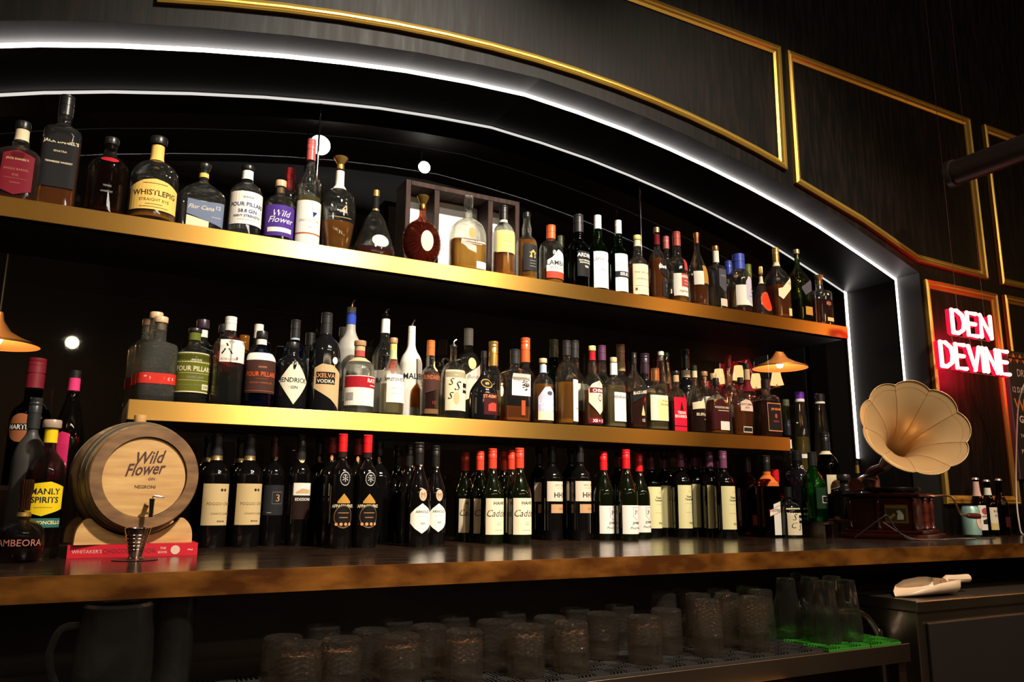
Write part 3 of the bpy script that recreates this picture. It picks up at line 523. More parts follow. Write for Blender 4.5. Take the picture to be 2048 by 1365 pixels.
('whiskey_bottle', 2.2778, 2.31, 0.729, 0.2511, 0.0459, 'gin', 'clear', ('redbrown', 0.1), ('screw', 0.74, 0.38, 'royal'), [('R', -1.1, 0.9, 0.12, 0.45, 'offwhite'), ('P', [(-0.2, 0.5), (0.1, 0.6), (0.6, 0.58), (0.95, 0.5)], [(-0.2, 0.22), (0.4, 0.13), (0.95, 0.25)], 'lilac'), ('O', 0.55, 0.37, 0.16, 0.04, 'navy'), ('O', 0.55, 0.37, 0.1, 0.025, 'offwhite'), ('R', 0.1, 0.9, 0.27, 0.275, 'navy')], 'squat clear bottle with a ridged royal blue cap and pale lilac sketched label', 'bottles on the top shelf', 0),
('liqueur_bottle', 2.4278, 2.41, 0.729, 0.257, 0.0328, 'whisky', 'darkgreen', None, ('screw', 0.76, 0.42, 'olive'), [], 'dark green bottle with an olive cap in the second row', 'bottles on the top shelf', 0),
('cognac_bottle', 2.3978, 2.31, 0.729, 0.218, 0.0457, 'bell', 'clear', ('darkred', 0.62), ('crystal', 0.83, 0.2, 'brass'), [('O', 0.1, 0.3, 0.66, 0.19, 'redgold'), ('O', 0.1, 0.3, 0.6, 0.17, 'redglow'), ('N', 0.66, 0.8, 'cream')], 'bell-shaped dark red bottle with a glowing red oval label and ribbed gold stopper', 'bottles on the top shelf', 0),
('whisky_bottle', 2.4907, 2.31, 0.729, 0.3126, 0.0423, 'jw', 'clear', ('dkamber', 0.46), ('screw', 0.8, 0.32, 'brass'), [('N', 0.74, 0.8, 'cream'), ('P', [(-0.85, 0.4), (-0.3, 0.42), (1.0, 0.6)], [(-0.85, 0.3), (-0.3, 0.26), (1.0, 0.44)], 'cream'), ('T', '18', 0.6, 0.49, 0.06, 'brown', ''), ('R', 0.4, 0.9, 0.05, 0.15, 'goldpale')], 'square amber whisky bottle with a gold cap and a slanted cream label', 'bottles on the top shelf', 0),
('whisky_bottle', 2.6154, 2.31, 0.729, 0.3256, 0.041, 'jw', 'greenclear', ('darkgreenliq', 0.3), ('cork', 0.94, 0.3, 'brasspale'), [('P', [(-0.6, 0.46), (-0.1, 0.5), (1.0, 0.6)], [(-0.6, 0.44), (-0.1, 0.36), (1.0, 0.44)], 'slate2'), ('R', -0.2, 1.0, 0.1, 0.21, 'goldbrown')], 'square green whisky bottle with a slanted dark label and pale gold cap', 'bottles on the top shelf', 0),
('cognac_decanter', 2.7414, 2.31, 0.729, 0.228, 0.049, 'shoulder', 'clear', ('darkred', 0.5), ('funnel', 0.82, 0.34, 'brass'), [('O', 0.0, 0.42, 0.25, 0.05, 'maroon'), ('T', 'XO', 0, 0.42, 0.08, 'tan', ''), ('R', -0.25, 0.55, 0.08, 0.15, 'goldpale')], 'square-shouldered decanter of dark cognac with a flared gold stopper, last on the top shelf', 'bottles on the top shelf', 0),
('gin_bottle', 0.1574, 2.31, 0.242, 0.2334, 0.048, 'shoulder', 'cut', ('water', 0.62), ('cork', 0.93, 0.36, 'wood'), [('N', 0.2, 0.32, 'red'), ('T', 'WILD FLOWER', 0.45, 0.26, 0.05, 'white', 'i'), ('T', 'GIN', -0.6, 0.28, 0.025, 'white', '')], 'cut-glass gin bottle with red paper band and wooden cap, frontmost of its three', 'bottles on the middle shelf', 0),
('gin_bottle', 0.1511, 2.41, 0.242, 0.2656, 0.0472, 'shoulder', 'cut', ('water', 0.62), ('cork', 0.93, 0.36, 'wood'), [('N', 0.2, 0.32, 'red')], 'cut-glass gin bottle with a wooden cap, directly behind the first red-banded one', 'bottles on the middle shelf', 0),
('gin_bottle', 0.1373, 2.51, 0.242, 0.2632, 0.0461, 'shoulder', 'cut', ('water', 0.62), ('cork', 0.93, 0.34, 'darkwood'), [('N', 0.2, 0.32, 'maroon')], 'cut-glass gin bottle rearmost at the left end of the middle shelf', 'bottles on the middle shelf', 0),
('gin_bottle', 0.2491, 2.34, 0.242, 0.2169, 0.0475, 'gin', 'clear', ('water', 0.4), ('stop', 0.94, 0.34, 'nearblack'), [('N', 0.84, 0.94, 'olive'), ('R', -1.15, 1.2, 0.15, 0.66, 'cream'), ('R', -1.11, 1.16, 0.165, 0.645, 'olivegreen'), ('T', '****', 0.1, 0.56, 0.05, 'cream', ''), ('T', 'FOUR PILLARS', 0.05, 0.45, 0.09, 'cream', 'b'), ('R', -0.9, 1.0, 0.39, 0.394, 'cream'), ('T', 'OLIVE LEAF', 0.1, 0.34, 0.04, 'grey', ''), ('R', -0.9, 1.0, 0.3, 0.304, 'cream'), ('R', -0.9, 0.5, 0.24, 0.243, 'grey'), ('R', 0.5, 1.0, 0.19, 0.26, 'cream'), ('T', 'GIN', 0.75, 0.225, 0.05, 'olivegreen', 'b')], 'gin bottle with a large olive green label framed in cream', 'bottles on the middle shelf', 0),
('gin_bottle', 0.2782, 2.43, 0.242, 0.2621, 0.0433, 'gin', 'clear', None, ('stop', 0.9, 0.38, 'purpleblack'), [('N', 0.8, 0.88, 'offwhite')], 'bottle with a dark purple cap behind the olive green labelled gin', 'bottles on the middle shelf', 0),
('gin_bottle', 0.3375, 2.31, 0.242, 0.2542, 0.0432, 'hex', 'clear', ('water', 0.5), ('screw', 0.84, 0.36, 'silverwhite'), [('R', -0.7, 1.1, 0.47, 0.72, 'offwhite'), ('T', '六', -0.25, 0.615, 0.17, 'nearblack', 'b'), ('T', 'ROKU GIN', -0.1, 0.5, 0.035, 'brown', ''), ('R', 0.35, 0.45, 0.5, 0.53, 'maroon')], 'faceted clear gin bottle with a ridged white cap and brush-stroke label', 'bottles on the middle shelf', 0),
('liqueur_bottle', 0.3453, 2.48, 0.242, 0.2655, 0.0375, 'squat', 'green', None, ('stop', 0.9, 0.4, 'charcoal'), [('O', 0, 0.62, 0.5, 0.1, 'crimson')], 'green bottle with a red wax seal, behind the faceted gin bottle', 'bottles on the middle shelf', 0),
('liqueur_bottle', 0.393, 2.41, 0.242, 0.2242, 0.0255, 'gin', 'teal', None, ('cork', 0.8, 0.55, 'amberglass'), [], 'small bottle with a large amber glass stopper, behind the faceted gin bottle', 'bottles on the middle shelf', 0),
('gin_bottle', 0.4247, 2.31, 0.242, 0.2215, 0.0426, 'gin', 'blueglass', ('navyliq', 0.3), ('stop', 0.9, 0.34, 'nearblack'), [('N', 0.82, 0.89, 'offwhite'), ('R', -1.2, 1.2, 0.6, 0.7, 'offwhite'), ('R', -1.2, 1.2, 0.18, 0.6, 'cocoa'), ('T', '****', 0, 0.51, 0.04, 'copper', ''), ('T', 'FOUR PILLARS', 0, 0.42, 0.085, 'orangered', 'b'), ('T', 'BLOODY SHIRAZ GIN', 0, 0.31, 0.03, 'rust', ''), ('R', -0.4, 0.4, 0.36, 0.363, 'rust'), ('R', -1.2, 1.2, 0.205, 0.21, 'rust')], 'gin bottle with a dark brown and white label over blue spirit', 'bottles on the middle shelf', 0),
('gin_bottle', 0.4418, 2.46, 0.242, 0.2724, 0.0394, 'gin', 'clear', None, ('screw', 0.84, 0.3, 'offwhite'), [], 'clear bottle with a slim white neck, behind the brown-labelled gin', 'bottles on the middle shelf', 0),
('gin_bottle', 0.5161, 2.32, 0.242, 0.2001, 0.0463, 'apoth', 'black', None, ('stop', 0.9, 0.36, 'nearblack'), [('P', [(-1.0, 0.4), (0, 0.73), (1.0, 0.4)], [(-1.0, 0.4), (0, 0.07), (1.0, 0.4)], 'cream'), ('P', [(-0.96, 0.4), (0, 0.71), (0.96, 0.4)], [(-0.96, 0.4), (0, 0.09000000000000002), (0.96, 0.4)], 'ivory'), ('T', "HENDRICK'S", 0, 0.42, 0.1, 'charcoal', 'b'), ('T', '· GIN ·', 0, 0.315, 0.06, 'charcoal', 'b')], 'black apothecary gin bottle with a big cream diamond label', 'bottles on the middle shelf', 0),
('gin_bottle', 0.5412, 2.41, 0.242, 0.288, 0.0394, 'gin', 'blueglass', None, ('screw', 0.8, 0.32, 'charcoal'), [('N', 0.78, 0.8, 'paleblue')], 'blue-grey glass bottle with a dark ridged stopper, behind the cream diamond label', 'bottles on the middle shelf', 0),
('vodka_bottle', 0.6093, 2.31, 0.242, 0.2977, 0.0457, 'gin', 'black', None, ('screw', 0.78, 0.32, 'charcoal'), [('P', [(-0.9, 0.42), (-0.4, 0.46), (0.3, 0.45), (1.0, 0.38)], [(-0.9, 0.22), (0.2, 0.12), (1.0, 0.02)], 'tan'), ('R', -0.75, 0.5, 0.26, 0.38, 'nearblack'), ('T', 'AXELVAR', -0.12, 0.345, 0.06, 'copper', 'b'), ('T', 'VODKA', -0.12, 0.29, 0.05, 'cream', 'b'), ('O', 0.45, 0.5, 0.2, 0.035, 'silverwhite'), ('T', 'BLACK', 0.2, 0.83, 0.03, 'offwhite', 'b')], 'black vodka bottle with a woven copper label and a small round medal', 'bottles on the middle shelf', 0),
('rum_bottle', 0.6025, 2.47, 0.242, 0.2645, 0.0437, 'gin', 'clear', None, ('screw', 0.85, 0.32, 'black'), [('R', -1.1, 1.1, 0.2, 0.66, 'offwhite'), ('T', 'LIV', 0.6, 0.5, 0.06, 'charcoal', 'b')], 'clear bottle with a pale label, half hidden behind the black woven-label bottle', 'bottles on the middle shelf', 0),
('vodka_bottle', 0.7126, 2.41, 0.242, 0.3742, 0.0438, 'tall', 'frost', None, ('pour', 0.88, 0.28, 'nearblack'), [('N', 0.78, 0.88, 'royal'), ('T', '***', 0, 0.83, 0.05, 'white', ''), ('T', 'GREY GOOSE', 0, 0.22, 0.05, 'slate2', '')], 'tall frosted vodka bottle with a blue neck and pourer, in the second row', 'bottles on the middle shelf', 0),
('vodka_bottle', 0.7213, 2.51, 0.242, 0.3026, 0.0422, 'tall', 'frost', None, ('screw', 0.9, 0.4, 'frostcap'), [], 'frosted bottle in the third row, left of the blue-necked one', 'bottles on the middle shelf', 0),
('whisky_bottle', 0.7146, 2.31, 0.242, 0.2228, 0.0465, 'gin', 'clear', ('water', 0.3), ('cork', 0.93, 0.38, 'cork'), [('N', 0.86, 0.92, 'tan'), ('N', 0.78, 0.86, 'dustyred'), ('R', -1.3, 1.3, 0.1, 0.5, 'offwhite'), ('R', -1.3, 1.3, 0.34, 0.49, 'crimson'), ('T', 'RATU', 0.75, 0.44, 0.075, 'white', 'b'), ('R', 0.5, 1.2, 0.37, 0.38, 'white'), ('R', -1.1, -0.6, 0.17, 0.27, 'grey'), ('N', 0.7, 0.76, 'rope')], 'rum bottle with a wooden stopper, rope at the neck and a crimson and white label', 'bottles on the middle shelf', 0),
('rum_bottle', 0.8273, 2.41, 0.242, 0.3585, 0.0401, 'tall', 'clear', ('water', 0.5), ('pour', 0.93, 0.26, 'nearblack'), [('N', 0.77, 0.9, 'white'), ('R', -1.2, 1.2, 0.05, 0.42, 'offwhite'), ('O', 0.45, 0.45, 0.35, 0.06, 'brick'), ('T', 'BACARDI', 0.1, 0.33, 0.06, 'charcoal', 'b')], 'clear rum bottle with a white neck band and pourer, in the second row', 'bottles on the middle shelf', 0),
('rum_bottle', 0.8212, 2.31, 0.242, 0.2429, 0.0371, 'tear', 'clear', ('palegold', 0.4), ('cork', 0.93, 0.32, 'cork'), [('N', 0.84, 0.92, 'lemon'), ('N', 0.72, 0.84, 'palegreen'), ('R', -0.8, 1.05, 0.16, 0.52, 'offwhite'), ('T', 'APPLETON ESTATE', 0.1, 0.45, 0.06, 'charcoal', 'b'), ('T', 'SIGNATURE', 0.1, 0.34, 0.025, 'grey', ''), ('R', -0.5, 0.7, 0.27, 0.272, 'grey')], 'rum bottle with a square cream label, green neck band and cork', 'bottles on the middle shelf', 0),
('liqueur_bottle', 0.9179, 2.41, 0.242, 0.3322, 0.0376, 'tall', 'white', None, ('pour', 0.84, 0.32, 'brownblack'), [('T', 'MALIBU', 0.1, 0.42, 0.08, 'charcoal', 'b'), ('P', [(-0.3, 0.28), (0.2, 0.36), (0.6, 0.3)], [(-0.3, 0.12), (0.6, 0.12)], 'orange')], 'opaque white liqueur bottle with a dark pourer neck, in the second row', 'bottles on the middle shelf', 0),
('rum_bottle', 0.9457, 2.31, 0.242, 0.2475, 0.0304, 'whisky', 'clear', ('darkred', 0.55), ('screw', 0.8, 0.38, 'orangecap'), [('P', [(-1.0, 0.58), (1.1, 0.64)], [(-1.0, 0.3), (1.1, 0.38)], 'cocoa'), ('O', 0.45, 0.66, 0.3, 0.07, 'goldpale'), ('T', 'BUNDABERG', 0, 0.51, 0.08, 'rust', 'b'), ('T', '12', 0.1, 0.19, 0.05, 'brick', ''), ('R', -0.9, 0.7, 0.05, 0.11, 'brown')], 'dark rum bottle with an orange cap and an angled brown label', 'bottles on the middle shelf', 0),
('rum_bottle', 1.024, 2.31, 0.242, 0.2587, 0.0409, 'squat', 'clear', ('water', 0.3), ('pour', 0.9, 0.3, 'nearblack'), [('R', -1.0, 1.1, 0.1, 0.6, 'cream'), ('O', -0.1, 0.25, 0.25, 0.08, 'tan'), ('T', 'S', -0.5, 0.45, 0.12, 'charcoal', 'i'), ('T', 'S', 0.0, 0.4, 0.16, 'charcoal', 'i'), ('T', 'S', -0.55, 0.28, 0.12, 'charcoal', 'i'), ('R', 0.45, 1.1, 0.32, 0.44, 'nearblack'), ('T', 'KRAKEN', 0.75, 0.37, 0.045, 'white', 'b')], 'rum bottle with loop handles and a cream label with a drawn squid', 'bottles on the middle shelf', 0),
('rum_bottle', 1.1699, 2.51, 0.242, 0.3476, 0.0474, 'gin', 'clear', ('water', 0.4), ('screw', 0.82, 0.32, 'silverwhite'), [('P', [(-0.6, 0.5), (1.1, 0.66)], [(-0.6, 0.25), (1.1, 0.35)], 'palepink'), ('O', -0.1, 0.62, 0.3, 0.06, 'goldpale'), ('T', 'Bundaberg', 0.4, 0.48, 0.07, 'slate2', 'i')], 'tall clear rum bottle with a silver cap in the third row', 'bottles on the middle shelf', 0),
('brandy_bottle', 1.1332, 2.31, 0.242, 0.2312, 0.0472, 'pear', 'black', None, ('screw', 0.9, 0.2, 'nearblack'), [('O', -0.05, 0.52, 0.42, 0.07, 'goldbrown'), ('O', -0.05, 0.52, 0.36, 0.055, 'nearblack'), ('T', '69', -0.05, 0.52, 0.06, 'gold', 'b'), ('R', -0.4, 1.0, 0.08, 0.38, 'maroonblack'), ('T', 'ST-REMY', 0.1, 0.335, 0.06, 'copper', 'b'), ('P', [(-0.1, 0.22), (0.2, 0.25), (0.6, 0.24)], [(-0.1, 0.13), (0.6, 0.13)], 'brick')], 'black brandy bottle with swollen shoulders and a small gold oval seal', 'bottles on the middle shelf', 0),
('rum_bottle', 1.2182, 2.41, 0.242, 0.2884, 0.0363, 'tall', 'clear', ('palegold', 0.4), ('screw', 0.7, 0.3, 'brass'), [('R', -1, 1, 0.1, 0.4, 'lemon')], 'bottle with a long bright gold capsule, in the second row behind the black brandy', 'bottles on the middle shelf', 0),
('whisky_bottle', 1.2488, 2.31, 0.242, 0.2472, 0.0482, 'rect', 'clear', ('dkamber', 0.22), ('screw', 0.8, 0.34, 'charcoal'), [('R', -0.55, 0.95, 0.36, 0.65, 'offwhite'), ('T', 'TOKI', -0.15, 0.56, 0.05, 'rose', 'b'), ('T', 'SUNTORY', -0.15, 0.51, 0.03, 'grey', ''), ('T', 'WHISKY', -0.15, 0.47, 0.03, 'grey', ''), ('T', '季', 0.6, 0.505, 0.2, 'nearblack', 'b'), ('R', 0.2, 0.5, 0.1, 0.3, 'redbrownlab')], 'rectangular whisky bottle with a white calligraphy label and dark cap', 'bottles on the middle shelf', 0),
('whisky_bottle', 1.3442, 2.41, 0.242, 0.3136, 0.0354, 'whisky', 'clear', ('darkred', 0.6), ('screw', 0.72, 0.4, 'orangered'), [('N', 0.93, 0.96, 'gold')], 'amber bottle with a tall orange-red capsule, in the second row', 'bottles on the middle shelf', 0),
('whiskey_bottle', 1.3575, 2.31, 0.242, 0.2262, 0.0352, 'gin', 'clear', ('amber', 0.6), ('cork', 0.93, 0.38, 'wood'), [('N', 0.78, 0.9, 'paleblue'), ('P', [(-1.0, 0.4), (-0.3, 0.55), (0.2, 0.56), (1.1, 0.44)], [(-1.0, 0.06), (1.1, 0.06)], 'lilac'), ('R', -1.0, 1.1, 0.06, 0.19, 'cream'), ('T', 'LAMBAY', 0.15, 0.33, 0.1, 'white', 'b'), ('T', 'WHISKEY', 0.2, 0.24, 0.07, 'white', 'b'), ('O', 0.2, 0.46, 0.3, 0.03, 'slate2')], 'whiskey bottle with a lilac domed label and pale wooden cap', 'bottles on the middle shelf', 0),
('liqueur_bottle', 1.5219, 2.51, 0.242, 0.3433, 0.0394, 'whisky', 'green', None, ('screw', 0.8, 0.36, 'olivegrey'), [], 'bright green glass bottle in the third row', 'bottles on the middle shelf', 0),
('whisky_bottle', 1.4524, 2.31, 0.242, 0.2984, 0.0383, 'gin', 'clear', ('amber', 0.5), ('screw', 0.82, 0.36, 'charcoal'), [('R', 0.05, 1.15, 0.05, 0.53, 'offwhite'), ('T', '12', 0.35, 0.46, 0.05, 'tan', ''), ('R', 0.2, 1.0, 0.31, 0.314, 'grey'), ('T', 'GLEN', 0.6, 0.2, 0.03, 'charcoal', '')], 'amber whisky bottle with a tall narrow white label on its right half', 'bottles on the middle shelf', 0),
('whisky_bottle', 1.5489, 2.41, 0.242, 0.3251, 0.0384, 'whisky', 'clear', ('amber', 0.5), ('screw', 0.8, 0.4, 'charcoal'), [('R', -1, 1, 0.2, 0.5, 'offwhite')], 'dark grey capped bottle in the second row behind the narrow white label', 'bottles on the middle shelf', 0),
('whisky_bottle', 1.5588, 2.31, 0.242, 0.2892, 0.0339, 'whisky', 'clear', ('dkamber', 0.45), ('cork', 0.94, 0.38, 'lemon'), [('N', 0.82, 0.93, 'crimson'), ('P', [(-1.0, 0.46), (-0.6, 0.52), (0.2, 0.56), (0.9, 0.5), (1.1, 0.46)], [(-1.0, 0.3), (0.2, 0.15), (1.1, 0.24)], 'cream'), ('R', -0.9, 1.0, 0.41, 0.475, 'maroon'), ('T', 'CHIVAS', 0.2, 0.44, 0.055, 'white', 'b'), ('O', 0.25, 0.35, 0.22, 0.04, 'maroon'), ('O', 0.25, 0.35, 0.15, 0.028, 'cream'), ('R', -1.0, 1.1, 0.045, 0.11, 'maroon'), ('T', 'XII = 12', 0.1, 0.077, 0.05, 'white', 'b')], 'whisky bottle with a cream crest label and a maroon strip reading XII', 'bottles on the middle shelf', 0),
('whisky_bottle', 1.6699, 2.41, 0.242, 0.3183, 0.0374, 'whisky', 'clear', ('water', 0.3), ('screw', 0.82, 0.4, 'plum'), [('R', -1, 1, 0.2, 0.42, 'palepink')], 'clear bottle with a dark plum cap, in the second row', 'bottles on the middle shelf', 0),
('whisky_bottle', 1.6498, 2.31, 0.242, 0.256, 0.0395, 'rect2', 'clear', ('palegold', 0.6), ('cork', 0.93, 0.32, 'wood'), [('N', 0.75, 0.92, 'silverwhite'), ('R', -0.45, 1.05, 0.1, 0.5, 'offwhite'), ('T', 'BENRIACH', 0.35, 0.435, 0.06, 'charcoal', 'b'), ('R', -0.2, 0.9, 0.36, 0.363, 'tan'), ('T', '10', 0.35, 0.27, 0.035, 'charcoal', '')], 'clear-shouldered whisky bottle with a plain white label and wooden cap', 'bottles on the middle shelf', 0),
('whisky_bottle', 1.8273, 2.51, 0.242, 0.3541, 0.0394, 'whisky', 'clear', ('amber', 0.5), ('screw', 0.8, 0.36, 'cork'), [('N', 0.7, 0.8, 'tan')], 'bottle with a tan capsule in the third row', 'bottles on the middle shelf', 0),
('whisky_bottle', 1.7413, 2.31, 0.242, 0.2827, 0.0349, 'jw', 'clear', ('darkred', 0.48), ('screw', 0.85, 0.26, 'nearblack'), [('P', [(-0.95, 0.46), (1.0, 0.61)], [(-0.95, 0.33), (1.0, 0.46)], 'nearblack'), ('T', 'BLACK LABEL', 0.05, 0.47, 0.055, 'cream', 'bs'), ('T', '12', 0.4, 0.12, 0.05, 'cream', 'b'), ('P', [(0.15, 0.2), (0.35, 0.31), (0.55, 0.2)], [(0.15, 0.18), (0.55, 0.18)], 'goldpale')], 'square dark whisky bottle with a slanted black label', 'bottles on the middle shelf', 0),
('whisky_bottle', 1.8675, 2.41, 0.242, 0.3063, 0.0367, 'whisky', 'black', None, ('screw', 0.75, 0.38, 'purpleblack'), [('R', -1, 1, 0.5, 0.54, 'tan')], 'dark-capped black bottle in the second row', 'bottles on the middle shelf', 0),
('whisky_bottle', 1.8356, 2.31, 0.242, 0.2315, 0.0425, 'rect2', 'clear', ('palegold', 0.16), ('screw', 0.8, 0.36, 'copper'), [('R', -0.95, 1.0, 0.16, 0.56, 'ivory'), ('R', -0.3, 1.0, 0.17, 0.5, 'paleyellowlab'), ('T', 'Monkey', 0.5, 0.47, 0.05, 'charcoal', ''), ('T', 'Shoulder', 0.5, 0.42, 0.05, 'charcoal', ''), ('R', 0.1, 0.9, 0.34, 0.343, 'tan')], 'bottle with a pale yellow label and copper-brown capsule', 'bottles on the middle shelf', 0),
('tequila_bottle', 1.9458, 2.41, 0.242, 0.3214, 0.0316, 'cone', 'clear', ('paleyellow', 0.6), ('cork', 0.95, 0.38, 'offwhite'), [], 'slender clear bottle with a white tip, in the second row', 'bottles on the middle shelf', 0),
('vodka_bottle', 2.0512, 2.51, 0.242, 0.343, 0.033, 'cone', 'clear', ('paleyellow', 0.5), ('cork', 0.95, 0.4, 'green'), [], 'slender pale bottle with a green tip, in the third row', 'bottles on the middle shelf', 0),
('bourbon_bottle', 1.9329, 2.31, 0.242, 0.2301, 0.0342, 'rect2', 'clear', ('darkred', 0.5), ('cork', 0.94, 0.4, 'nearblack'), [('N', 0.82, 0.93, 'tan'), ('R', -0.85, 1.0, 0.02, 0.56, 'crimsonlab'), ('T', 'TEXAS', 0.1, 0.315, 0.06, 'white', 'b'), ('T', 'BOURBON', 0.1, 0.255, 0.065, 'white', 'b'), ('R', -0.85, 1.0, 0.09, 0.105, 'maroonblack'), ('P', [(-0.1, 0.36), (0.1, 0.5), (0.35, 0.36)], [(-0.1, 0.35), (0.35, 0.35)], 'maroonblack')], 'bourbon bottle with a bright red label and black stopper', 'bottles on the middle shelf', 0),
('whisky_bottle', 2.1534, 2.51, 0.242, 0.365, 0.0394, 'whisky', 'black', None, ('screw', 0.78, 0.38, 'charcoal'), [('N', 0.68, 0.76, 'cream')], 'dark bottle with a white neck band, in the third row', 'bottles on the middle shelf', 0),
('bourbon_bottle', 2.0236, 2.31, 0.242, 0.2587, 0.0356, 'tear', 'clear', ('redbrown', 0.4), ('screw', 0.92, 0.3, 'darkgreenlab'), [('N', 0.82, 0.92, 'cream'), ('P', [(-1.0, 0.44), (0, 0.46), (0.5, 0.52), (1.1, 0.5)], [(-1.0, 0.34), (0.4, 0.36), (1.1, 0.36)], 'cream'), ('T', 'BUFFALO', 0.25, 0.27, 0.06, 'cream', 'b'), ('R', 0.3, 0.9, 0.2, 0.205, 'cream')], 'bourbon bottle with a torn-edge cream label above dark spirit', 'bottles on the middle shelf', 0),
('whiskey_bottle', 2.1615, 2.41, 0.242, 0.2603, 0.0345, 'gin', 'clear', ('water', 0.4), ('cork', 0.93, 0.38, 'cork'), [('R', -1, 1, 0.3, 0.6, 'offwhite')], 'bottle with a tan stopper and a white square label, in the second row', 'bottles on the middle shelf', 0),
('whiskey_bottle', 2.2352, 2.44, 0.242, 0.2622, 0.0352, 'gin', 'clear', ('amber', 0.4), ('cork', 0.9, 0.38, 'tan'), [], 'bottle with a honey-coloured stopper, in the second row', 'bottles on the middle shelf', 0),
('bourbon_bottle', 2.1293, 2.31, 0.242, 0.2188, 0.0463, 'arch', 'clear', ('dkamber', 0.6), ('stop', 0.86, 0.24, 'nearblack'), [('P', [(-0.95, 0.6), (1.0, 0.64)], [(-0.95, 0.08), (1.0, 0.12)], 'maroonblack'), ('R', -0.7, 0.95, 0.56, 0.61, 'goldbrown'), ('T', 'WOODFORD RESERVE', 0.15, 0.47, 0.05, 'cream', 'b'), ('R', -0.4, 0.8, 0.41, 0.42, 'cream'), ('R', -0.2, 0.95, 0.08, 0.23, 'offwhite')], 'wide bourbon bottle with a black label above a white sticker', 'bottles on the middle shelf', 0),
('whiskey_bottle', 2.3865, 2.51, 0.242, 0.3611, 0.0387, 'whisky', 'clear', ('water', 0.4), ('screw', 0.86, 0.36, 'crimson'), [], 'clear bottle with a red cap in the third row', 'bottles on the middle shelf', 0),
('whiskey_bottle', 2.2568, 2.31, 0.242, 0.2307, 0.0482, 'flask', 'clear', ('dkamber', 0.5), ('screw', 0.9, 0.24, 'charcoal'), [('P', [(-0.55, 0.56), (0, 0.62), (0.6, 0.6), (0.85, 0.56)], [(-0.55, 0.42), (0.85, 0.42)], 'palepink'), ('T', 'GENTLEMAN', 0.15, 0.535, 0.055, 'charcoal', 'b'), ('T', 'JACK', 0.15, 0.475, 0.055, 'charcoal', 'b'), ('R', -0.35, 0.65, 0.06, 0.16, 'cream'), ('R', -0.31, 0.61, 0.075, 0.145, 'charcoal')], 'whiskey flask bottle with a small pink arched label and amber spirit', 'bottles on the middle shelf', 0),
('liqueur_bottle', 2.3919, 2.41, 0.242, 0.3126, 0.0357, 'tall', 'clear', ('palegold', 0.4), ('screw', 0.93, 0.3, 'nearblack'), [('N', 0.78, 0.92, 'tan'), ('N', 0.62, 0.76, 'maroon')], 'slim-necked bottle with a tan neck band, in the second row near the right end', 'bottles on the middle shelf', 0),
('bourbon_bottle', 2.392, 2.31, 0.242, 0.233, 0.0472, 'jdsq', 'clear', ('darkred', 0.62), ('screw', 0.84, 0.26, 'brownblack'), [('R', -0.75, 0.98, 0.1, 0.58, 'copper'), ('R', -0.71, 0.94, 0.115, 0.565, 'nearblack'), ('T', 'JIM BEAM', 0.15, 0.47, 0.07, 'orange', 'b'), ('O', 0.15, 0.36, 0.14, 0.04, 'brick'), ('T', 'BLACK', 0.15, 0.27, 0.04, 'brick', 'b')], 'square bourbon bottle with a black label outlined in copper, last on the middle shelf', 'bottles on the middle shelf', 0),
('vermouth_bottle', -0.1179, 2.3, 0.02, 0.315, 0.0441, 'whisky', 'nearblackglass', None, ('screw', 0.76, 0.36, 'maroon'), [('N', 0.86, 0.93, 'red'), ('O', -0.4, 0.44, 0.75, 0.11, 'terracotta'), ('R', -1, 0.2, 0.42, 0.47, 'nearblack'), ('T', 'MARTINI', -0.4, 0.445, 0.05, 'offwhite', 'b')], 'tall black vermouth bottle with a red cap and round orange label on the left riser', 'bottles standing on the counter', 0),
('wine_bottle', -0.0313, 2.28, 0.02, 0.2889, 0.0361, 'hock', 'smoke', ('darkred', 0.2), ('screw', 0.93, 0.3, 'nearblack'), [('N', 0.82, 0.93, 'hotpink'), ('P', [(-0.95, 0.42), (-0.4, 0.46), (0.1, 0.44)], [(-0.95, 0.05), (0.1, 0.05)], 'hotpinkdark'), ('T', 'O', -0.1, 0.18, 0.05, 'offwhite', '')], 'slender dark bottle with a bright pink neck, on the riser left of the barrel', 'bottles standing on the counter', 0),
('tequila_bottle', -0.1014, 2.12, -0.135, 0.3524, 0.0336, 'gin', 'frostdark', None, ('screw', 0.8, 0.4, 'charcoal'), [('P', [(-0.2, 0.32), (0.3, 0.36), (0.8, 0.32)], [(-0.2, 0.3), (0.8, 0.3)], 'grey')], 'smoky frosted bottle with a charcoal neck, behind the yellow-labelled bottle', 'bottles standing on the counter', 0),
('liqueur_bottle', -0.0616, 2.05, -0.135, 0.2983, 0.0391, 'gin', 'smoke', ('water', 0.3), ('stop', 0.94, 0.44, 'silverbrown'), [('N', 0.83, 0.93, 'yellow'), ('P', [(-1.1, 0.5), (-0.5, 0.53), (0.3, 0.545), (1.1, 0.51)], [(-1.1, 0.34), (0, 0.3), (1.1, 0.35)], 'yellow'), ('T', 'MANLY', 0.1, 0.475, 0.06, 'navyblack', 'b'), ('T', 'SPIRITS', 0.1, 0.415, 0.06, 'navyblack', 'b'), ('R', -0.4, 0.5, 0.36, 0.364, 'goldbrown'), ('R', -0.5, 1.1, 0.22, 0.285, 'tealdark'), ('T', 'LIMONCELLO', 0.3, 0.255, 0.035, 'lemon', 'b')], 'bottle with a bright yellow label and yellow neck, standing left of the barrel', 'bottles standing on the counter', 0),
('rum_bottle', -0.0904, 1.95, -0.135, 0.1654, 0.0436, 'squatlow', 'smoke', ('darkred', 0.3), ('fluted', 0.62, 0.26, 'darkcopper'), [('N', 0.55, 0.6, 'brass'), ('T', 'AMBEORA', 0, 0.24, 0.11, 'rose', '')], 'low squat clear bottle with a dark fluted stopper, in front at far left', 'bottles standing on the counter', 0),
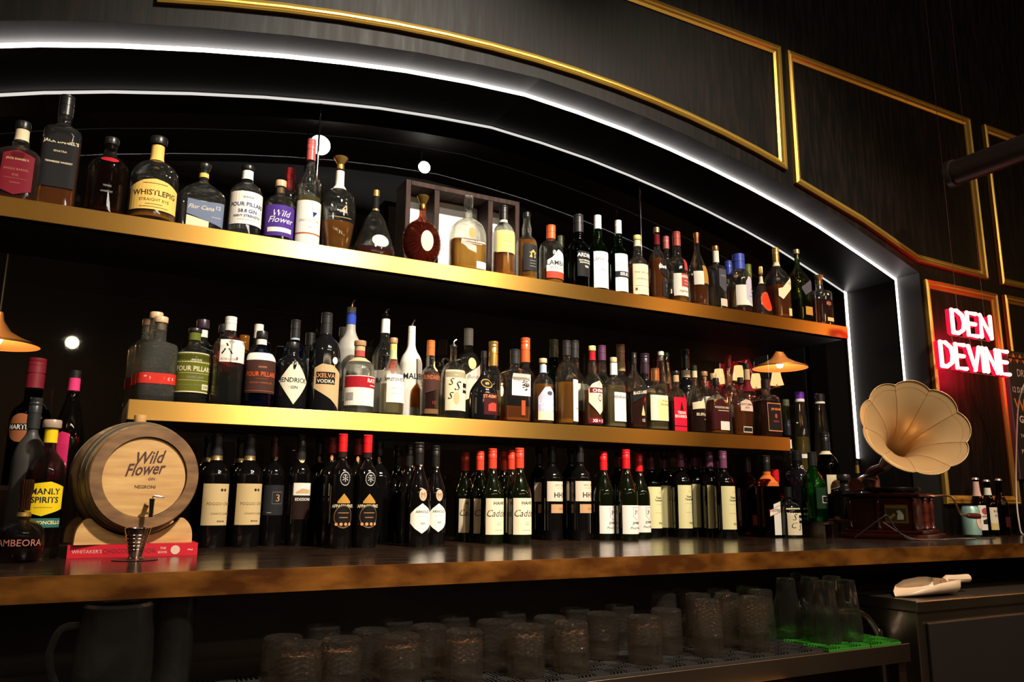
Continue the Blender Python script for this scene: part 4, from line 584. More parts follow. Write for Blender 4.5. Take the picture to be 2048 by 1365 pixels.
('wine_bottle', 0.3312, 2.33, -0.135, 0.3042, 0.0388, 'bord', 'wineblack', None, ('screw', 0.8, 0.34, 'ink'), EL0, 'dark wine bottle with a tall parchment label, nearest the barrel', 'wines with tall parchment labels', 0),
('wine_bottle', 0.4181, 2.33, -0.135, 0.3067, 0.0395, 'bord', 'wineblack', None, ('screw', 0.8, 0.34, 'ink'), EL0, 'dark wine bottle with a tall parchment label, second along from the barrel', 'wines with tall parchment labels', 0),
('wine_bottle', 0.3212, 2.43, -0.135, 0.3019, 0.0369, 'bord', 'wineblack', None, ('screw', 0.8, 0.34, 'ink'), EL1, 'dark wine bottle half hidden behind the first parchment-labelled one', 'wines with tall parchment labels', 0),
('wine_bottle', 0.4096, 2.43, -0.135, 0.3027, 0.0375, 'bord', 'wineblack', None, ('screw', 0.8, 0.34, 'ink'), EL1, 'dark wine bottle half hidden behind the second parchment-labelled one', 'wines with tall parchment labels', 0),
('wine_bottle', 0.4926, 2.36, -0.135, 0.3076, 0.0317, 'bord', 'wineblack', None, ('screw', 0.8, 0.34, 'maroonblack'), [('R', -1.0, 1.1, 0.27, 0.54, 'charcoal'), ('R', -0.2, 0.75, 0.37, 0.48, 'grey2'), ('R', -0.17, 0.72, 0.375, 0.475, 'charcoal'), ('T', '3', 0.3, 0.425, 0.09, 'copper', ''), ('R', -0.6, -0.2, 0.29, 0.295, 'grey'), ('O', 0.1, 0.8, 0.16, 0.03, 'copper')], 'black wine bottle with a dark label showing a copper 3', 'bottles standing on the counter', 0),
('wine_bottle', 0.5611, 2.33, -0.135, 0.3144, 0.0317, 'bord', 'wineblack', None, ('screw', 0.76, 0.36, 'ink'), [('R', -0.75, 1.1, 0.44, 0.55, 'offwhite'), ('P', [(-0.5, 0.47), (0, 0.5), (0.8, 0.49)], [(-0.5, 0.455), (0.8, 0.455)], 'tan'), ('R', -0.75, 1.1, 0.23, 0.44, 'brownblack'), ('T', 'EDIZIONE', 0.2, 0.405, 0.035, 'offwhite', 'b'), ('O', 0, 0.785, 0.3, 0.055, 'goldpale'), ('O', 0, 0.785, 0.26, 0.045, 'brown'), ('T', '12', 0, 0.79, 0.05, 'goldpale', 'b')], 'black wine bottle with a gold neck medallion and a small white picture label', 'bottles standing on the counter', 0),
('wine_bottle', 0.6384, 2.18, -0.135, 0.3065, 0.0331, 'bord', 'wineblack', None, ('screw', 0.84, 0.34, 'redbright'), EL2, 'black embossed wine bottle with a bright red cap, left of the front pair', 'red-capped wines with ornate gold crests', 0),
('wine_bottle', 0.7097, 2.18, -0.135, 0.3068, 0.0336, 'bord', 'wineblack', None, ('screw', 0.84, 0.34, 'redbright'), EL2, 'black embossed wine bottle with a bright red cap, right of the front pair', 'red-capped wines with ornate gold crests', 0),
('wine_bottle', 0.6538, 2.34, -0.135, 0.3103, 0.0339, 'bord', 'wineblack', None, ('screw', 0.84, 0.34, 'dullred'), EL3, 'red-capped ornate wine bottle shadowed behind the left front one', 'red-capped wines with ornate gold crests', 0),  # cap red darkened: the shade back here is put into its colour
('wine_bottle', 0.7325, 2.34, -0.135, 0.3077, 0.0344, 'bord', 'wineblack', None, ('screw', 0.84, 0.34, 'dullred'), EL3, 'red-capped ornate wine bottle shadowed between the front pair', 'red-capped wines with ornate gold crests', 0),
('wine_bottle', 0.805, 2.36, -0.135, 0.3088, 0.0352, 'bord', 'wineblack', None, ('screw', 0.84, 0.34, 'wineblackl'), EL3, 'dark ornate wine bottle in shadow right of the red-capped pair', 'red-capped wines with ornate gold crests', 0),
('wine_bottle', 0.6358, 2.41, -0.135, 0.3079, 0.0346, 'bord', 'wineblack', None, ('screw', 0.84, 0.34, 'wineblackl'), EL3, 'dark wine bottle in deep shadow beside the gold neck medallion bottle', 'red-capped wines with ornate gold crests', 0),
('wine_bottle', 0.8573, 2.16, -0.135, 0.2904, 0.0357, 'burg', 'wineblack', None, ('screw', 0.78, 0.34, 'wineblackl'), [('P', [(-0.95, 0.31), (-0.55, 0.36), (0, 0.41), (0.6, 0.36), (1.0, 0.31)], [(-0.95, 0.22), (-0.55, 0.17), (0, 0.125), (0.6, 0.17), (1.0, 0.22)], 'offwhite'), ('T', 'ARNOLD', 0.05, 0.33, 0.035, 'charcoal', 'b'), ('R', -0.4, 0.5, 0.285, 0.287, 'grey'), ('T', '1858', 0.05, 0.22, 0.025, 'charcoal', ''), ('O', 0.05, 0.49, 0.32, 0.058, 'rosegold'), ('T', 'M', 0.05, 0.49, 0.06, 'brown', ''), ('O', 0.05, 0.8, 0.16, 0.035, 'rosegold'), ('N', 0.985, 0.999, 'silver')], 'black bottle with a silver rim and a white diamond label, front of the pair', 'bottles with white diamond labels', 0),
('wine_bottle', 0.9424, 2.24, -0.135, 0.2892, 0.0331, 'burg', 'wineblack', None, ('screw', 0.78, 0.34, 'wineblackl'), [('P', [(-0.95, 0.31), (-0.55, 0.36), (0, 0.41), (0.6, 0.36), (1.0, 0.31)], [(-0.95, 0.22), (-0.55, 0.17), (0, 0.125), (0.6, 0.17), (1.0, 0.22)], 'offwhite'), ('T', 'ARNOLD', 0.05, 0.33, 0.035, 'charcoal', 'b'), ('R', -0.4, 0.5, 0.285, 0.287, 'grey'), ('T', '1858', 0.05, 0.22, 0.025, 'charcoal', ''), ('O', 0.05, 0.49, 0.32, 0.058, 'rosegold'), ('T', 'M', 0.05, 0.49, 0.06, 'brown', ''), ('O', 0.05, 0.8, 0.16, 0.035, 'rosegold')], 'black bottle with a white diamond label, behind and right of its pair', 'bottles with white diamond labels', 0),
('wine_bottle', 0.8922, 2.33, -0.135, 0.2952, 0.0339, 'burg', 'wineblack', None, ('screw', 0.78, 0.34, 'wineblackl'), [('O', 0.25, 0.8, 0.16, 0.035, 'rosegold')], 'unlabelled-looking black bottle in shadow behind the white diamond pair', 'bottles with white diamond labels', 0),
('wine_bottle', 0.8812, 2.4, -0.135, 0.2955, 0.0332, 'burg', 'wineblack', None, ('screw', 0.78, 0.34, 'wineblackl'), [], 'black bottle with only shoulder glints showing, leftmost behind the white diamond pair', 'bottles with white diamond labels', 0),
('wine_bottle', 1.2023, 2.19, -0.135, 0.2885, 0.0372, 'burg', 'winegreen', None, ('screw', 0.785, 0.35, 'redorange'), EL4, 'shiraz bottle with red screw cap and cream label, foremost of its cluster', 'red-capped shiraz bottles with cream labels', 0),
('wine_bottle', 1.1237, 2.22, -0.135, 0.2856, 0.0355, 'burg', 'winegreen', None, ('screw', 0.785, 0.35, 'redorange'), EL4, 'shiraz bottle with red screw cap and cream label, left one in front', 'red-capped shiraz bottles with cream labels', 0),
('wine_bottle', 1.239, 2.31, -0.135, 0.2894, 0.0343, 'burg', 'winegreen', None, ('screw', 0.785, 0.35, 'redorange'), EL4, 'red-capped shiraz bottle just behind the foremost one', 'red-capped shiraz bottles with cream labels', 0),
('wine_bottle', 1.1254, 2.31, -0.135, 0.2823, 0.0336, 'burg', 'winegreen', None, ('screw', 0.785, 0.35, 'redorange'), EL4, 'red-capped shiraz bottle with its cap half in shadow, behind the left front one', 'red-capped shiraz bottles with cream labels', 0),
('wine_bottle', 1.2554, 2.4, -0.135, 0.2892, 0.0347, 'burg', 'winegreen', None, ('screw', 0.785, 0.35, 'redorange'), EL4, 'red-capped shiraz bottle in shadow at the back of its cluster', 'red-capped shiraz bottles with cream labels', 0),
('wine_bottle', 1.1062, 2.38, -0.135, 0.2817, 0.0335, 'burg', 'winegreen', None, ('screw', 0.785, 0.35, 'redorange'), EL4, 'red-capped shiraz bottle almost lost in shadow, leftmost of its cluster', 'red-capped shiraz bottles with cream labels', 0),
('wine_bottle', 1.4099, 2.34, -0.135, 0.3187, 0.0358, 'bord', 'wineblack', None, ('screw', 0.8, 0.34, 'black2'), EL5, 'black-capped wine bottle with pale upper label and small kraft label, left of its pair', 'wines with pale and kraft labels', 0),
('wine_bottle', 1.4966, 2.3, -0.135, 0.3215, 0.0366, 'bord', 'wineblack', None, ('screw', 0.8, 0.34, 'black2'), EL5, 'black-capped wine bottle with pale upper label and small kraft label, right of its pair', 'wines with pale and kraft labels', 0),
('wine_bottle', 1.5374, 2.42, -0.135, 0.3244, 0.0358, 'bord', 'wineblack', None, ('screw', 0.8, 0.34, 'black2'), EL5, 'black-capped wine bottle behind the kraft-labelled pair', 'wines with pale and kraft labels', 0),
('wine_bottle', 1.4122, 2.43, -0.135, 0.315, 0.0351, 'bord', 'wineblack', None, ('screw', 0.8, 0.34, 'black2'), EL5, 'black-capped wine bottle showing only a sliver of pale label, next to the shiraz', 'wines with pale and kraft labels', 0),
('wine_bottle', 1.6451, 2.24, -0.135, 0.3017, 0.0377, 'burg', 'winegreen', None, ('screw', 0.785, 0.35, 'redbright'), EL6, 'pinot bottle with red cap and white crest label, foremost of three', 'pinot bottles with white crest labels', 0),
('wine_bottle', 1.5934, 2.3, -0.135, 0.2959, 0.0364, 'burg', 'winegreen', None, ('screw', 0.785, 0.35, 'redbright'), EL6, 'pinot bottle with shaded red cap and white crest label, left of three', 'pinot bottles with white crest labels', 0),
('wine_bottle', 1.7752, 2.34, -0.135, 0.2968, 0.0371, 'burg', 'winegreen', None, ('screw', 0.785, 0.35, 'redbright'), EL6, 'pinot bottle with shaded red cap and white crest label, right of three', 'pinot bottles with white crest labels', 0),
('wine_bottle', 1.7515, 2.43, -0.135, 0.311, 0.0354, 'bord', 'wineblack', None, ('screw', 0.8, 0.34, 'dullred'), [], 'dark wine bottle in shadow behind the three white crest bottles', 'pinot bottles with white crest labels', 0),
('wine_bottle', 2.0821, 2.24, -0.135, 0.3114, 0.0388, 'bord', 'wineblack', None, ('screw', 0.8, 0.36, 'plumcap'), EL7, 'purple-capped wine bottle with cream-yellow label, rightmost and foremost', 'purple-capped wines with cream-yellow labels', 0),
('wine_bottle', 2.0882, 2.32, -0.135, 0.3191, 0.0388, 'bord', 'wineblack', None, ('screw', 0.8, 0.36, 'plumcap'), EL7, 'purple-capped wine bottle with cream-yellow label, second from the right end', 'purple-capped wines with cream-yellow labels', 0),
('wine_bottle', 2.0862, 2.4, -0.135, 0.3268, 0.0397, 'bord', 'wineblack', None, ('screw', 0.8, 0.36, 'plumcap'), EL7, 'purple-capped wine bottle with cream-yellow label, third from the right end', 'purple-capped wines with cream-yellow labels', 0),
('wine_bottle', 1.9823, 2.36, -0.135, 0.3174, 0.0377, 'bord', 'wineblack', None, ('screw', 0.8, 0.36, 'plumcap'), EL7, 'purple-capped wine bottle, fourth from the right end of its cluster', 'purple-capped wines with cream-yellow labels', 0),
('wine_bottle', 1.9702, 2.44, -0.135, 0.3152, 0.0376, 'bord', 'wineblack', None, ('screw', 0.8, 0.36, 'plumcap'), EL7, 'purple-capped wine bottle with a narrow strip of label lit, fifth from the right end', 'purple-capped wines with cream-yellow labels', 0),
('wine_bottle', 2.231, 2.43, -0.135, 0.3195, 0.0381, 'bord', 'wineblack', None, ('screw', 0.8, 0.36, 'plumcap'), EL7, 'purple-capped wine bottle at the back, between the two rightmost caps', 'purple-capped wines with cream-yellow labels', 0),
('wine_bottle', 2.1282, 2.48, -0.135, 0.3184, 0.038, 'bord', 'wineblack', None, ('screw', 0.8, 0.36, 'plumcap'), EL7, 'purple-capped wine bottle at the back, right of the fourth one', 'purple-capped wines with cream-yellow labels', 0),
('wine_bottle', 1.891, 2.42, -0.135, 0.306, 0.0361, 'bord', 'wineblack', None, ('screw', 0.8, 0.36, 'plumcap'), EL7, 'purple-capped wine bottle, leftmost and nearly hidden in shadow', 'purple-capped wines with cream-yellow labels', 0),
('wine_bottle', 2.2285, 2.51, -0.135, 0.3211, 0.0389, 'bord', 'wineblack', None, ('screw', 0.8, 0.36, 'plumcap'), EL7, 'purple-capped wine bottle at the back, right of the third one', 'purple-capped wines with cream-yellow labels', 0),
('liqueur_bottle', 2.317, 2.36, -0.135, 0.3015, 0.0454, 'gin', 'brownglass', None, ('screw', 0.8, 0.36, 'nearblack'), [('R', -0.5, 0.2, 0.13, 0.26, 'rustlab')], 'brown glass bottle with a small orange label, just right of the purple-capped wines', 'bottles standing on the counter', 0),
('liqueur_bottle', 2.2788, 2.22, -0.135, 0.3003, 0.0415, 'rect', 'orangeglass', None, ('screw', 0.8, 0.3, 'nearblack'), [('N', 0.62, 0.8, 'orangecap'), ('P', [(0.0, 0.4), (0.95, 0.44)], [(0.0, 0.03), (0.95, 0.03)], 'offwhite'), ('P', [(-0.5, 0.33), (1.0, 0.4)], [(-0.5, 0.25), (1.0, 0.31)], 'brick'), ('P', [(-0.47, 0.325), (0.97, 0.393)], [(-0.47, 0.257), (0.97, 0.317)], 'offwhite'), ('T', 'COINTREAU', 0.25, 0.325, 0.05, 'maroon', 'b')], 'square orange liqueur bottle with an orange neck band and slanted white label', 'bottles standing on the counter', 0),
('aperitif_bottle', 2.4455, 2.34, -0.135, 0.2552, 0.0383, 'whisky', 'redglass', None, ('screw', 0.8, 0.42, 'redbright'), [], 'red aperitif bottle with a red cap, behind the orange liqueur', 'bottles standing on the counter', 0),
('rum_bottle', 2.3628, 2.2, -0.135, 0.1842, 0.0418, 'squat', 'black', None, ('screw', 0.8, 0.32, 'nearblack'), [('R', -1.0, 1.0, 0.05, 0.58, 'cream'), ('T', 'S', -0.3, 0.4, 0.18, 'charcoal', 'i'), ('T', 'C', -0.4, 0.24, 0.16, 'charcoal', 'i'), ('T', 'S', 0.2, 0.2, 0.16, 'charcoal', 'i'), ('R', 0.1, 1.05, 0.28, 0.44, 'nearblack'), ('T', 'KRAKEN', 0.55, 0.36, 0.07, 'white', 'b')], 'black loop-handled rum bottle with a cream squid label, on the counter', 'bottles standing on the counter', 0),
('liqueur_bottle', 2.5641, 2.33, -0.135, 0.334, 0.0525, 'apoth', 'black', None, ('screw', 0.88, 0.3, 'nearblack'), [('T', 'CIK', 0.2, 0.8, 0.06, 'white', 'b'), ('R', -0.1, 1.0, 0.2, 0.62, 'cream'), ('P', [(-0.1, 0.34), (1.0, 0.5)], [(-0.1, 0.2), (1.0, 0.22)], 'paleblue'), ('T', 'Reserva', 0.4, 0.57, 0.04, 'charcoal', '')], 'broad black bottle with a cream and pale blue label, behind the loop-handled rum', 'bottles standing on the counter', 0),
('liqueur_bottle', 2.642, 2.44, -0.135, 0.4732, 0.0345, 'tall', 'smoke', None, ('screw', 0.86, 0.32, 'navyblack'), [('N', 0.74, 0.82, 'silverwhite')], 'bottle with a dark blue cap and white collar, beside the shelf end', 'bottles standing on the counter', 0),
('liqueur_bottle', 2.8356, 2.54, 0.03, 0.451, 0.0431, 'cone', 'clear', ('yellowliq', 0.55), ('screw', 0.93, 0.46, 'violet'), [('N', 0.9, 0.93, 'silverwhite'), ('N', 0.34, 0.38, 'silverwhite')], 'very tall tapering bottle of yellow liqueur with a violet cap', 'bottles standing on the counter', 0),
('liqueur_bottle', 2.9652, 2.54, 0.03, 0.4507, 0.0461, 'cone', 'clear', ('water', 0.5), ('screw', 0.92, 0.46, 'nearblack'), [('N', 0.9, 0.92, 'silverwhite')], 'very tall tapering clear bottle with a black cap', 'bottles standing on the counter', 0),
('liqueur_bottle', 2.7574, 2.55, 0.03, 0.4129, 0.0321, 'cone', 'greenclear', ('yellowliq', 0.5), ('screw', 0.93, 0.46, 'olivegrey'), [], 'tall slim green bottle just past the end of the middle shelf', 'bottles standing on the counter', 0),
('gin_bottle', 2.4351, 2.14, -0.075, 0.2549, 0.0453, 'champ', 'greenbright', None, ('screw', 0.8, 0.34, 'charcoal'), [('R', -0.7, 1.1, 0.18, 0.48, 'darkgreenlab'), ('R', -0.2, 1.1, 0.26, 0.36, 'offwhite'), ('R', -0.16, 1.1, 0.267, 0.353, 'nearblack'), ('T', 'Fine', 0.5, 0.31, 0.06, 'cream', 'i')], 'bright green round-shouldered bottle with a black-framed label', 'bottles standing on the counter', 0),
('liqueur_bottle', 2.8746, 2.45, -0.075, 0.369, 0.0526, 'gin', 'olivedark', None, ('screw', 0.78, 0.32, 'nearblack'), [('N', 0.74, 0.79, 'cream'), ('R', -0.9, 1.1, 0.28, 0.5, 'cream'), ('T', 'Batch', 0.4, 0.42, 0.05, 'brown', ''), ('T', 'Fizz', 0.5, 0.36, 0.05, 'brown', ''), ('R', -0.9, 1.1, 0.12, 0.28, 'nearblack')], 'dark bottle with a cream handwritten label and white neck ring, on the riser', 'bottles standing on the counter', 0),
('liqueur_bottle', 2.8564, 2.35, -0.075, 0.184, 0.0469, 'square2', 'black', None, ('stop', 0.86, 0.55, 'black2'), [('T', 'AMBER', 0.2, 0.5, 0.05, 'offwhite', 'b'), ('T', 'NETHERLIN', 0.2, 0.34, 0.05, 'offwhite', 'b'), ('T', 'GRAND ROSSO', 0.2, 0.27, 0.045, 'offwhite', 'b'), ('R', -0.6, 0.9, 0.41, 0.418, 'offwhite'), ('R', -0.6, 0.9, 0.385, 0.39, 'offwhite'), ('R', -0.5, 0.8, 0.2, 0.206, 'offwhite')], 'black square bottle printed with rows of white lettering, on the riser', 'bottles standing on the counter', 0),
('cognac_bottle', 2.9838, 2.38, -0.075, 0.2475, 0.0461, 'pear', 'black', None, ('screw', 0.92, 0.17, 'nearblack'), [('N', 0.78, 0.92, 'brass')], 'black bulbous bottle with a gold neck, between the lettered bottle and the gramophone', 'bottles standing on the counter', 0),
('beer_bottle', 3.2403, 2.02, -0.135, 0.2325, 0.0276, 'beer', 'brownglass', None, ('crown', 0.97, 0.42, 'silver'), [('N', 0.68, 0.93, 'palepinklab'), ('R', -1.0, 1.0, 0.1, 0.52, 'offwhite'), ('O', 0, 0.42, 0.6, 0.06, 'dustyred'), ('T', 'BREW', 0, 0.33, 0.05, 'maroon', 'b'), ('P', [(-0.5, 0.27), (0.5, 0.3)], [(-0.5, 0.2), (0.5, 0.2)], 'charcoal')], 'brown beer bottle with a pink and white neck label, left of three', 'bottles standing on the counter', 0),
('beer_bottle', 3.3308, 2.03, -0.135, 0.2261, 0.028, 'beer', 'brownglass', None, ('crown', 0.97, 0.42, 'silver'), [('N', 0.72, 0.85, 'offwhite'), ('R', -1.0, 1.0, 0.1, 0.5, 'ivory'), ('T', 'BOB', 0, 0.43, 0.06, 'maroon', 'b'), ('T', 'FIZ', 0, 0.35, 0.06, 'maroon', 'b'), ('R', -1, 1, 0.1, 0.22, 'goldpale')], 'brown beer bottle with a cream lettered label, middle of three', 'bottles standing on the counter', 0),
('beer_bottle', 3.4306, 2.04, -0.135, 0.2322, 0.0285, 'beer', 'brownglass', None, ('crown', 0.97, 0.42, 'silver'), [('R', -0.6, 0.8, 0.14, 0.32, 'maroonblack')], 'plain brown beer bottle with a dark label, right of three', 'bottles standing on the counter', 0),
]

# ================================================================ THE ROOM
X0, X1 = -.68, 3.16
YW = 2.125
HALF = [(0, 1.388), (.22, 1.376), (.44, 1.356), (.64, 1.328), (.83, 1.296), (1.05, 1.251), (1.27, 1.199), (1.44, 1.151), (1.60, 1.098), (1.76, 1.043), (1.92, .985)]
ARCH = [(1.24-d, z) for d, z in HALF[::-1]]+[(1.24+d, z) for d, z in HALF[1:]]
PROF = [(X0, -1.1)]+ARCH+[(X1, -1.1)]
def offs(poly, d):
    out = []
    for i, p in enumerate(poly):
        a = Vector(poly[max(i-1, 0)]); b = Vector(poly[min(i+1, len(poly)-1)]); q = Vector(p)
        ns = []
        for u, v in ((a, q), (q, b)):
            t = v-u
            if t.length > 1e-6: t.normalize(); ns.append(Vector((t.y, -t.x)))
        n = sum(ns, Vector((0, 0))); n.normalize(); k = 1/max(.5, n.dot(ns[0]))
        out.append((q.x+n.x*d*k, q.y+n.y*d*k))
    return out
wallm = noise_mix(principled('dark_stained_wood', (.02, .01, .006), .3, 0, .16), (.001, .0006, .0004), (.009, .0042, .0024), 9, (6, 6, .7), 9, .45, .78, .25, (.42, .65))
soffm = principled('satin_grey_reveal', (.030, .028, .028), .5, 0, .2)
blackgloss = principled('black_gloss_reveal', (.006, .005, .005), .45, 0, .12)
goldm = principled('gold_moulding_paint', (.62, .38, .07), .30, .75, .5)
def wall_plate():
    mb = MB(); a = ARCH
    top = 2.75; xs = [p[0] for p in a]
    def quad(xa, xb, za0, zb0, za1, zb1): mb.add([(xa, YW, za0), (xb, YW, zb0), (xb, YW, zb1), (xa, YW, za1)], [(0, 1, 2, 3)])
    for (xa, za), (xb, zb) in zip(a, a[1:]): quad(xa, xb, za, zb, top, top)
    quad(-3, X0, -1.1, -1.1, .985, .985); quad(-3, X0, .985, .985, top, top)
    quad(X1, 9.4, -1.1, -1.1, .985, .985); quad(X1, 9.4, .985, .985, top, top)
    return mb
struct(wall_plate().build('wall_back', wallm))
mb = MB(); mb.box(-3, -.72, 2.14, 2.63, -.134, 2.75); mb.box(3.2, 9.4, 2.14, 2.63, -1.1, 2.75); mb.box(-.72, 3.2, 2.55, 2.63, 1.435, 2.75); mb.box(-.72, 3.2, 2.60, 2.62, -1.1, -.182)
struct(mb.build('wall_core', principled('dark_core', (.01, .008, .008), .7)))
def sweep(p1, y1, p2, y2):
    mb = MB(); n = len(p1)
    vs = [(x, y1, z) for x, z in p1]+[(x, y2, z) for x, z in p2]
    mb.add(vs, [(i, n+i, n+i+1, i+1) for i in range(n-1)]); return mb
pA = PROF; pB = offs(PROF, .013); pC = offs(PROF, .024)
struct(sweep(pA, YW, pA, 2.243).build('trim_1', soffm))
pB2 = offs(PROF, .0125); mbv = sweep(pB2, 2.243, pB2, 2.50); struct(mbv.build('trim_2', blackgloss))
struct(sweep(pC, 2.50, pC, 2.63).build('trim_3', blackgloss))
# LED strips: profile channels facing the room, seated on the steps of the arch reveal
def led(name, pa, pb, y, mat, m_house, zmin, label, bright_from=None):
    t = thing(name, label, 'light strip', (1.24, y, 1.38))
    def clip(p): return [(p[0][0], zmin)]+list(p[1:-1])+[(p[-1][0], zmin)]
    a, b = clip(pa), clip(pb); n = len(a); dx, dy, dz = 1.24, y, 1.38
    mb = MB(); yf = y-.006
    L = lambda P, yy: [(x-dx, yy-dy, z-dz) for x, z in P]
    mb.add(L(a, yf)+L(b, yf), [(i, i+1, n+i+1, n+i) for i in range(n-1)])
    o = mb.build('diffuser', mat, t)
    hb = MB(); hb.add(L(a, yf+.0004)+L(a, y+.002), [(i, n+i, n+i+1, i+1) for i in range(n-1)]); pass
    hb.add(L(a, yf+.0009)+L(b, yf+.0009), [(i, n+i, n+i+1, i+1) for i in range(n-1)])
    hb.build('channel', m_house, t)
    return t
alu = principled('aluminium_channel', (.35, .34, .33), .35, 1)
led('led_strip', offs(PROF, -.006), pB, 2.242, emis('led_white', (1, .93, .88), 11), alu, .19, 'broad white light strip following the outer edge of the arch over the bar')
led('led_strip', offs(PROF, .014), pC, 2.50, emis('led_white_soft', (1, .95, .88), .75), alu, .986, 'thin dimmer white light line following the inner arch above the top shelf')
t = thing('led_strip', 'straight vertical white light strip at the right end of the top shelf', 'light strip', (X1-.022, 2.494, .191))
mb = MB(); mb.add([(-.009, 0, 0), (.009, 0, 0), (.009, 0, .792), (-.009, 0, .792)], [(0, 1, 2, 3)]); mb.build('diffuser', emis('led_white', (1, .93, .88), 11), t)
mb = MB(); mb.box(-.010, .010, .0005, .005, -.001, .793); mb.build('channel', alu, t)
# smoked glass back panel, a dim room beyond it
def smoked():
    m = bpy.data.materials.new('smoked_glass'); m.use_nodes = True; nt = m.node_tree; n = nt.nodes; L = nt.links; n.clear()
    o = n.new('ShaderNodeOutputMaterial'); g = n.new('ShaderNodeBsdfGlossy'); t = n.new('ShaderNodeBsdfTransparent'); x = n.new('ShaderNodeMixShader')
    g.inputs['Roughness'].default_value = .02; g.inputs[0].default_value = (.9, .95, 1, 1); t.inputs[0].default_value = (.45, .42, .38, 1); x.inputs[0].default_value = .09
    L.new(t.outputs[0], x.inputs[1]); L.new(g.outputs[0], x.inputs[2]); L.new(x.outputs[0], o.inputs[0]); return m
sg = smoked()
t = thing('smoked_glass_panel', 'dark smoked glass filling the arched recess behind the shelves', 'glass panel', (X0, 2.625, -.134))
for xa, xb in ((0, 1.289), (1.2905, 2.646), (2.6475, 3.84)):
    mb = MB(); mb.add([(xa, 0, 0), (xb, 0, 0), (xb, 0, 1.55), (xa, 0, 1.55)], [(0, 1, 2, 3)]); mb.build('pane', sg, t)
# floor, ceiling, side and rear walls
def plane(name, vs, m):
    return struct(link(name, mesh(vs, [(0, 1, 2, 3)]), m))
dk = principled('dark_room_paint', (.012, .009, .009), .7)
flm = noise_mix(principled('dark_floor_boards', (.03, .02, .015), .45), (.015, .01, .008), (.05, .03, .02), 4, (1, 12, 1), 5)
plane('floor', [(-3, -4.4, -1.1), (9.4, -4.4, -1.1), (9.4, 7.4, -1.1), (-3, 7.4, -1.1)], flm)
plane('ceiling', [(-3, -4.4, 2.75), (-3, 7.4, 2.75), (9.4, 7.4, 2.75), (9.4, -4.4, 2.75)], dk)
plane('wall_left', [(-3, -4.4, -1.1), (-3, 7.4, -1.1), (-3, 7.4, 2.75), (-3, -4.4, 2.75)], dk)
plane('wall_right', [(9.4, 7.4, -1.1), (9.4, -4.4, -1.1), (9.4, -4.4, 2.75), (9.4, 7.4, 2.75)], dk)
plane('wall_far', [(-3, 7.4, -1.1), (9.4, 7.4, -1.1), (9.4, 7.4, 2.75), (-3, 7.4, 2.75)], dk)
plane('wall_rear', [(9.4, -4.4, -1.1), (-3, -4.4, -1.1), (-3, -4.4, 2.75), (9.4, -4.4, 2.75)], dk)

# gold panel mouldings on the wall
def moulding(label, pts, wd=.036):
    t = thing('wall_panel_moulding', label, 'moulding', (pts[0][0], YW, pts[0][1]))
    n = len(pts); ox, oz = pts[0]
    inner = []
    for i in range(n):
        a, p, b = Vector(pts[i-1]), Vector(pts[i]), Vector(pts[(i+1) % n])
        e1 = (p-a).normalized(); e2 = (b-p).normalized(); n1 = Vector((-e1.y, e1.x)); n2 = Vector((-e2.y, e2.x)); m = (n1+n2).normalized(); k = 1/max(.4, m.dot(n1))
        inner.append((p, m*k))
    sec = [(0, 0), (0, .016), (.15, .020), (.3, .014), (.42, .017), (.58, .017), (.7, .010), (.85, .008), (1, .006), (1, 0)]
    mb = MB(); vs = []; m = len(sec)
    for p, d in inner:
        for f, hh in sec: vs.append((p.x+d.x*f*wd-ox, -hh, p.y+d.y*f*wd-oz))
    fs = []
    for i in range(n):
        for j in range(m-1): fs.append((i*m+j, i*m+j+1, ((i+1) % n)*m+j+1, ((i+1) % n)*m+j))
    mb.add(vs, fs); mb.build('moulding_frame', goldm, t)
    return t
def arcz(x, off):
    d = abs(x-1.24); return 1.444+off-(4.6-math.sqrt(max(0, 4.6**2-d*d)))
bot = [(.06+i*(2.37-.06)/14, 0) for i in range(15)]; bot = [(x, arcz(x, -.012)) for x, _ in bot]
moulding('large gold-framed wall panel moulding curving above the arch', bot+[(2.375, 1.835), (.06, 1.835)])
moulding('angled gold wall panel moulding right of the arch shoulder', [(2.415, 1.248), (2.80, 1.148), (3.15, 1.030), (3.645, 1.018), (3.64, 1.825), (2.415, 1.832)])
moulding('tall gold panel moulding behind the red neon sign', [(3.178, -.01), (3.70, -.01), (3.70, .955), (3.178, .955)])
moulding('upper gold panel moulding at the right edge of the picture', [(3.755, 1.01), (4.6, 1.01), (4.6, 1.825), (3.755, 1.825)])
moulding('lower gold panel moulding behind the chalkboard', [(3.76, -.01), (4.6, -.01), (4.6, .96), (3.76, .96)])

# ---------------------------------------------------------------- shelves
def brass_mat():
    m = principled('brushed_brass', (.66, .36, .085), .36, 1, .5, Anisotropic=.85)
    nt = m.node_tree; n = nt.nodes; L = nt.links; b = n['Principled BSDF']
    tg = n.new('ShaderNodeCombineXYZ'); tg.inputs[2].default_value = 1.0
    L.new(tg.outputs[0], b.inputs['Tangent'])
    tc = n.new('ShaderNodeTexCoord'); mp = n.new('ShaderNodeMapping'); mp.inputs['Scale'].default_value = (1.5, 60, 420)
    nz = n.new('ShaderNodeTexNoise'); nz.inputs['Scale'].default_value = 6; nz.inputs['Detail'].default_value = 3
    mr = n.new('ShaderNodeMapRange'); mr.inputs[3].default_value = .30; mr.inputs[4].default_value = .42
    L.new(tc.outputs['Object'], mp.inputs[0]); L.new(mp.outputs[0], nz.inputs[0]); L.new(nz.outputs[0], mr.inputs[0]); L.new(mr.outputs[0], b.inputs['Roughness'])
    return m
brass = brass_mat()
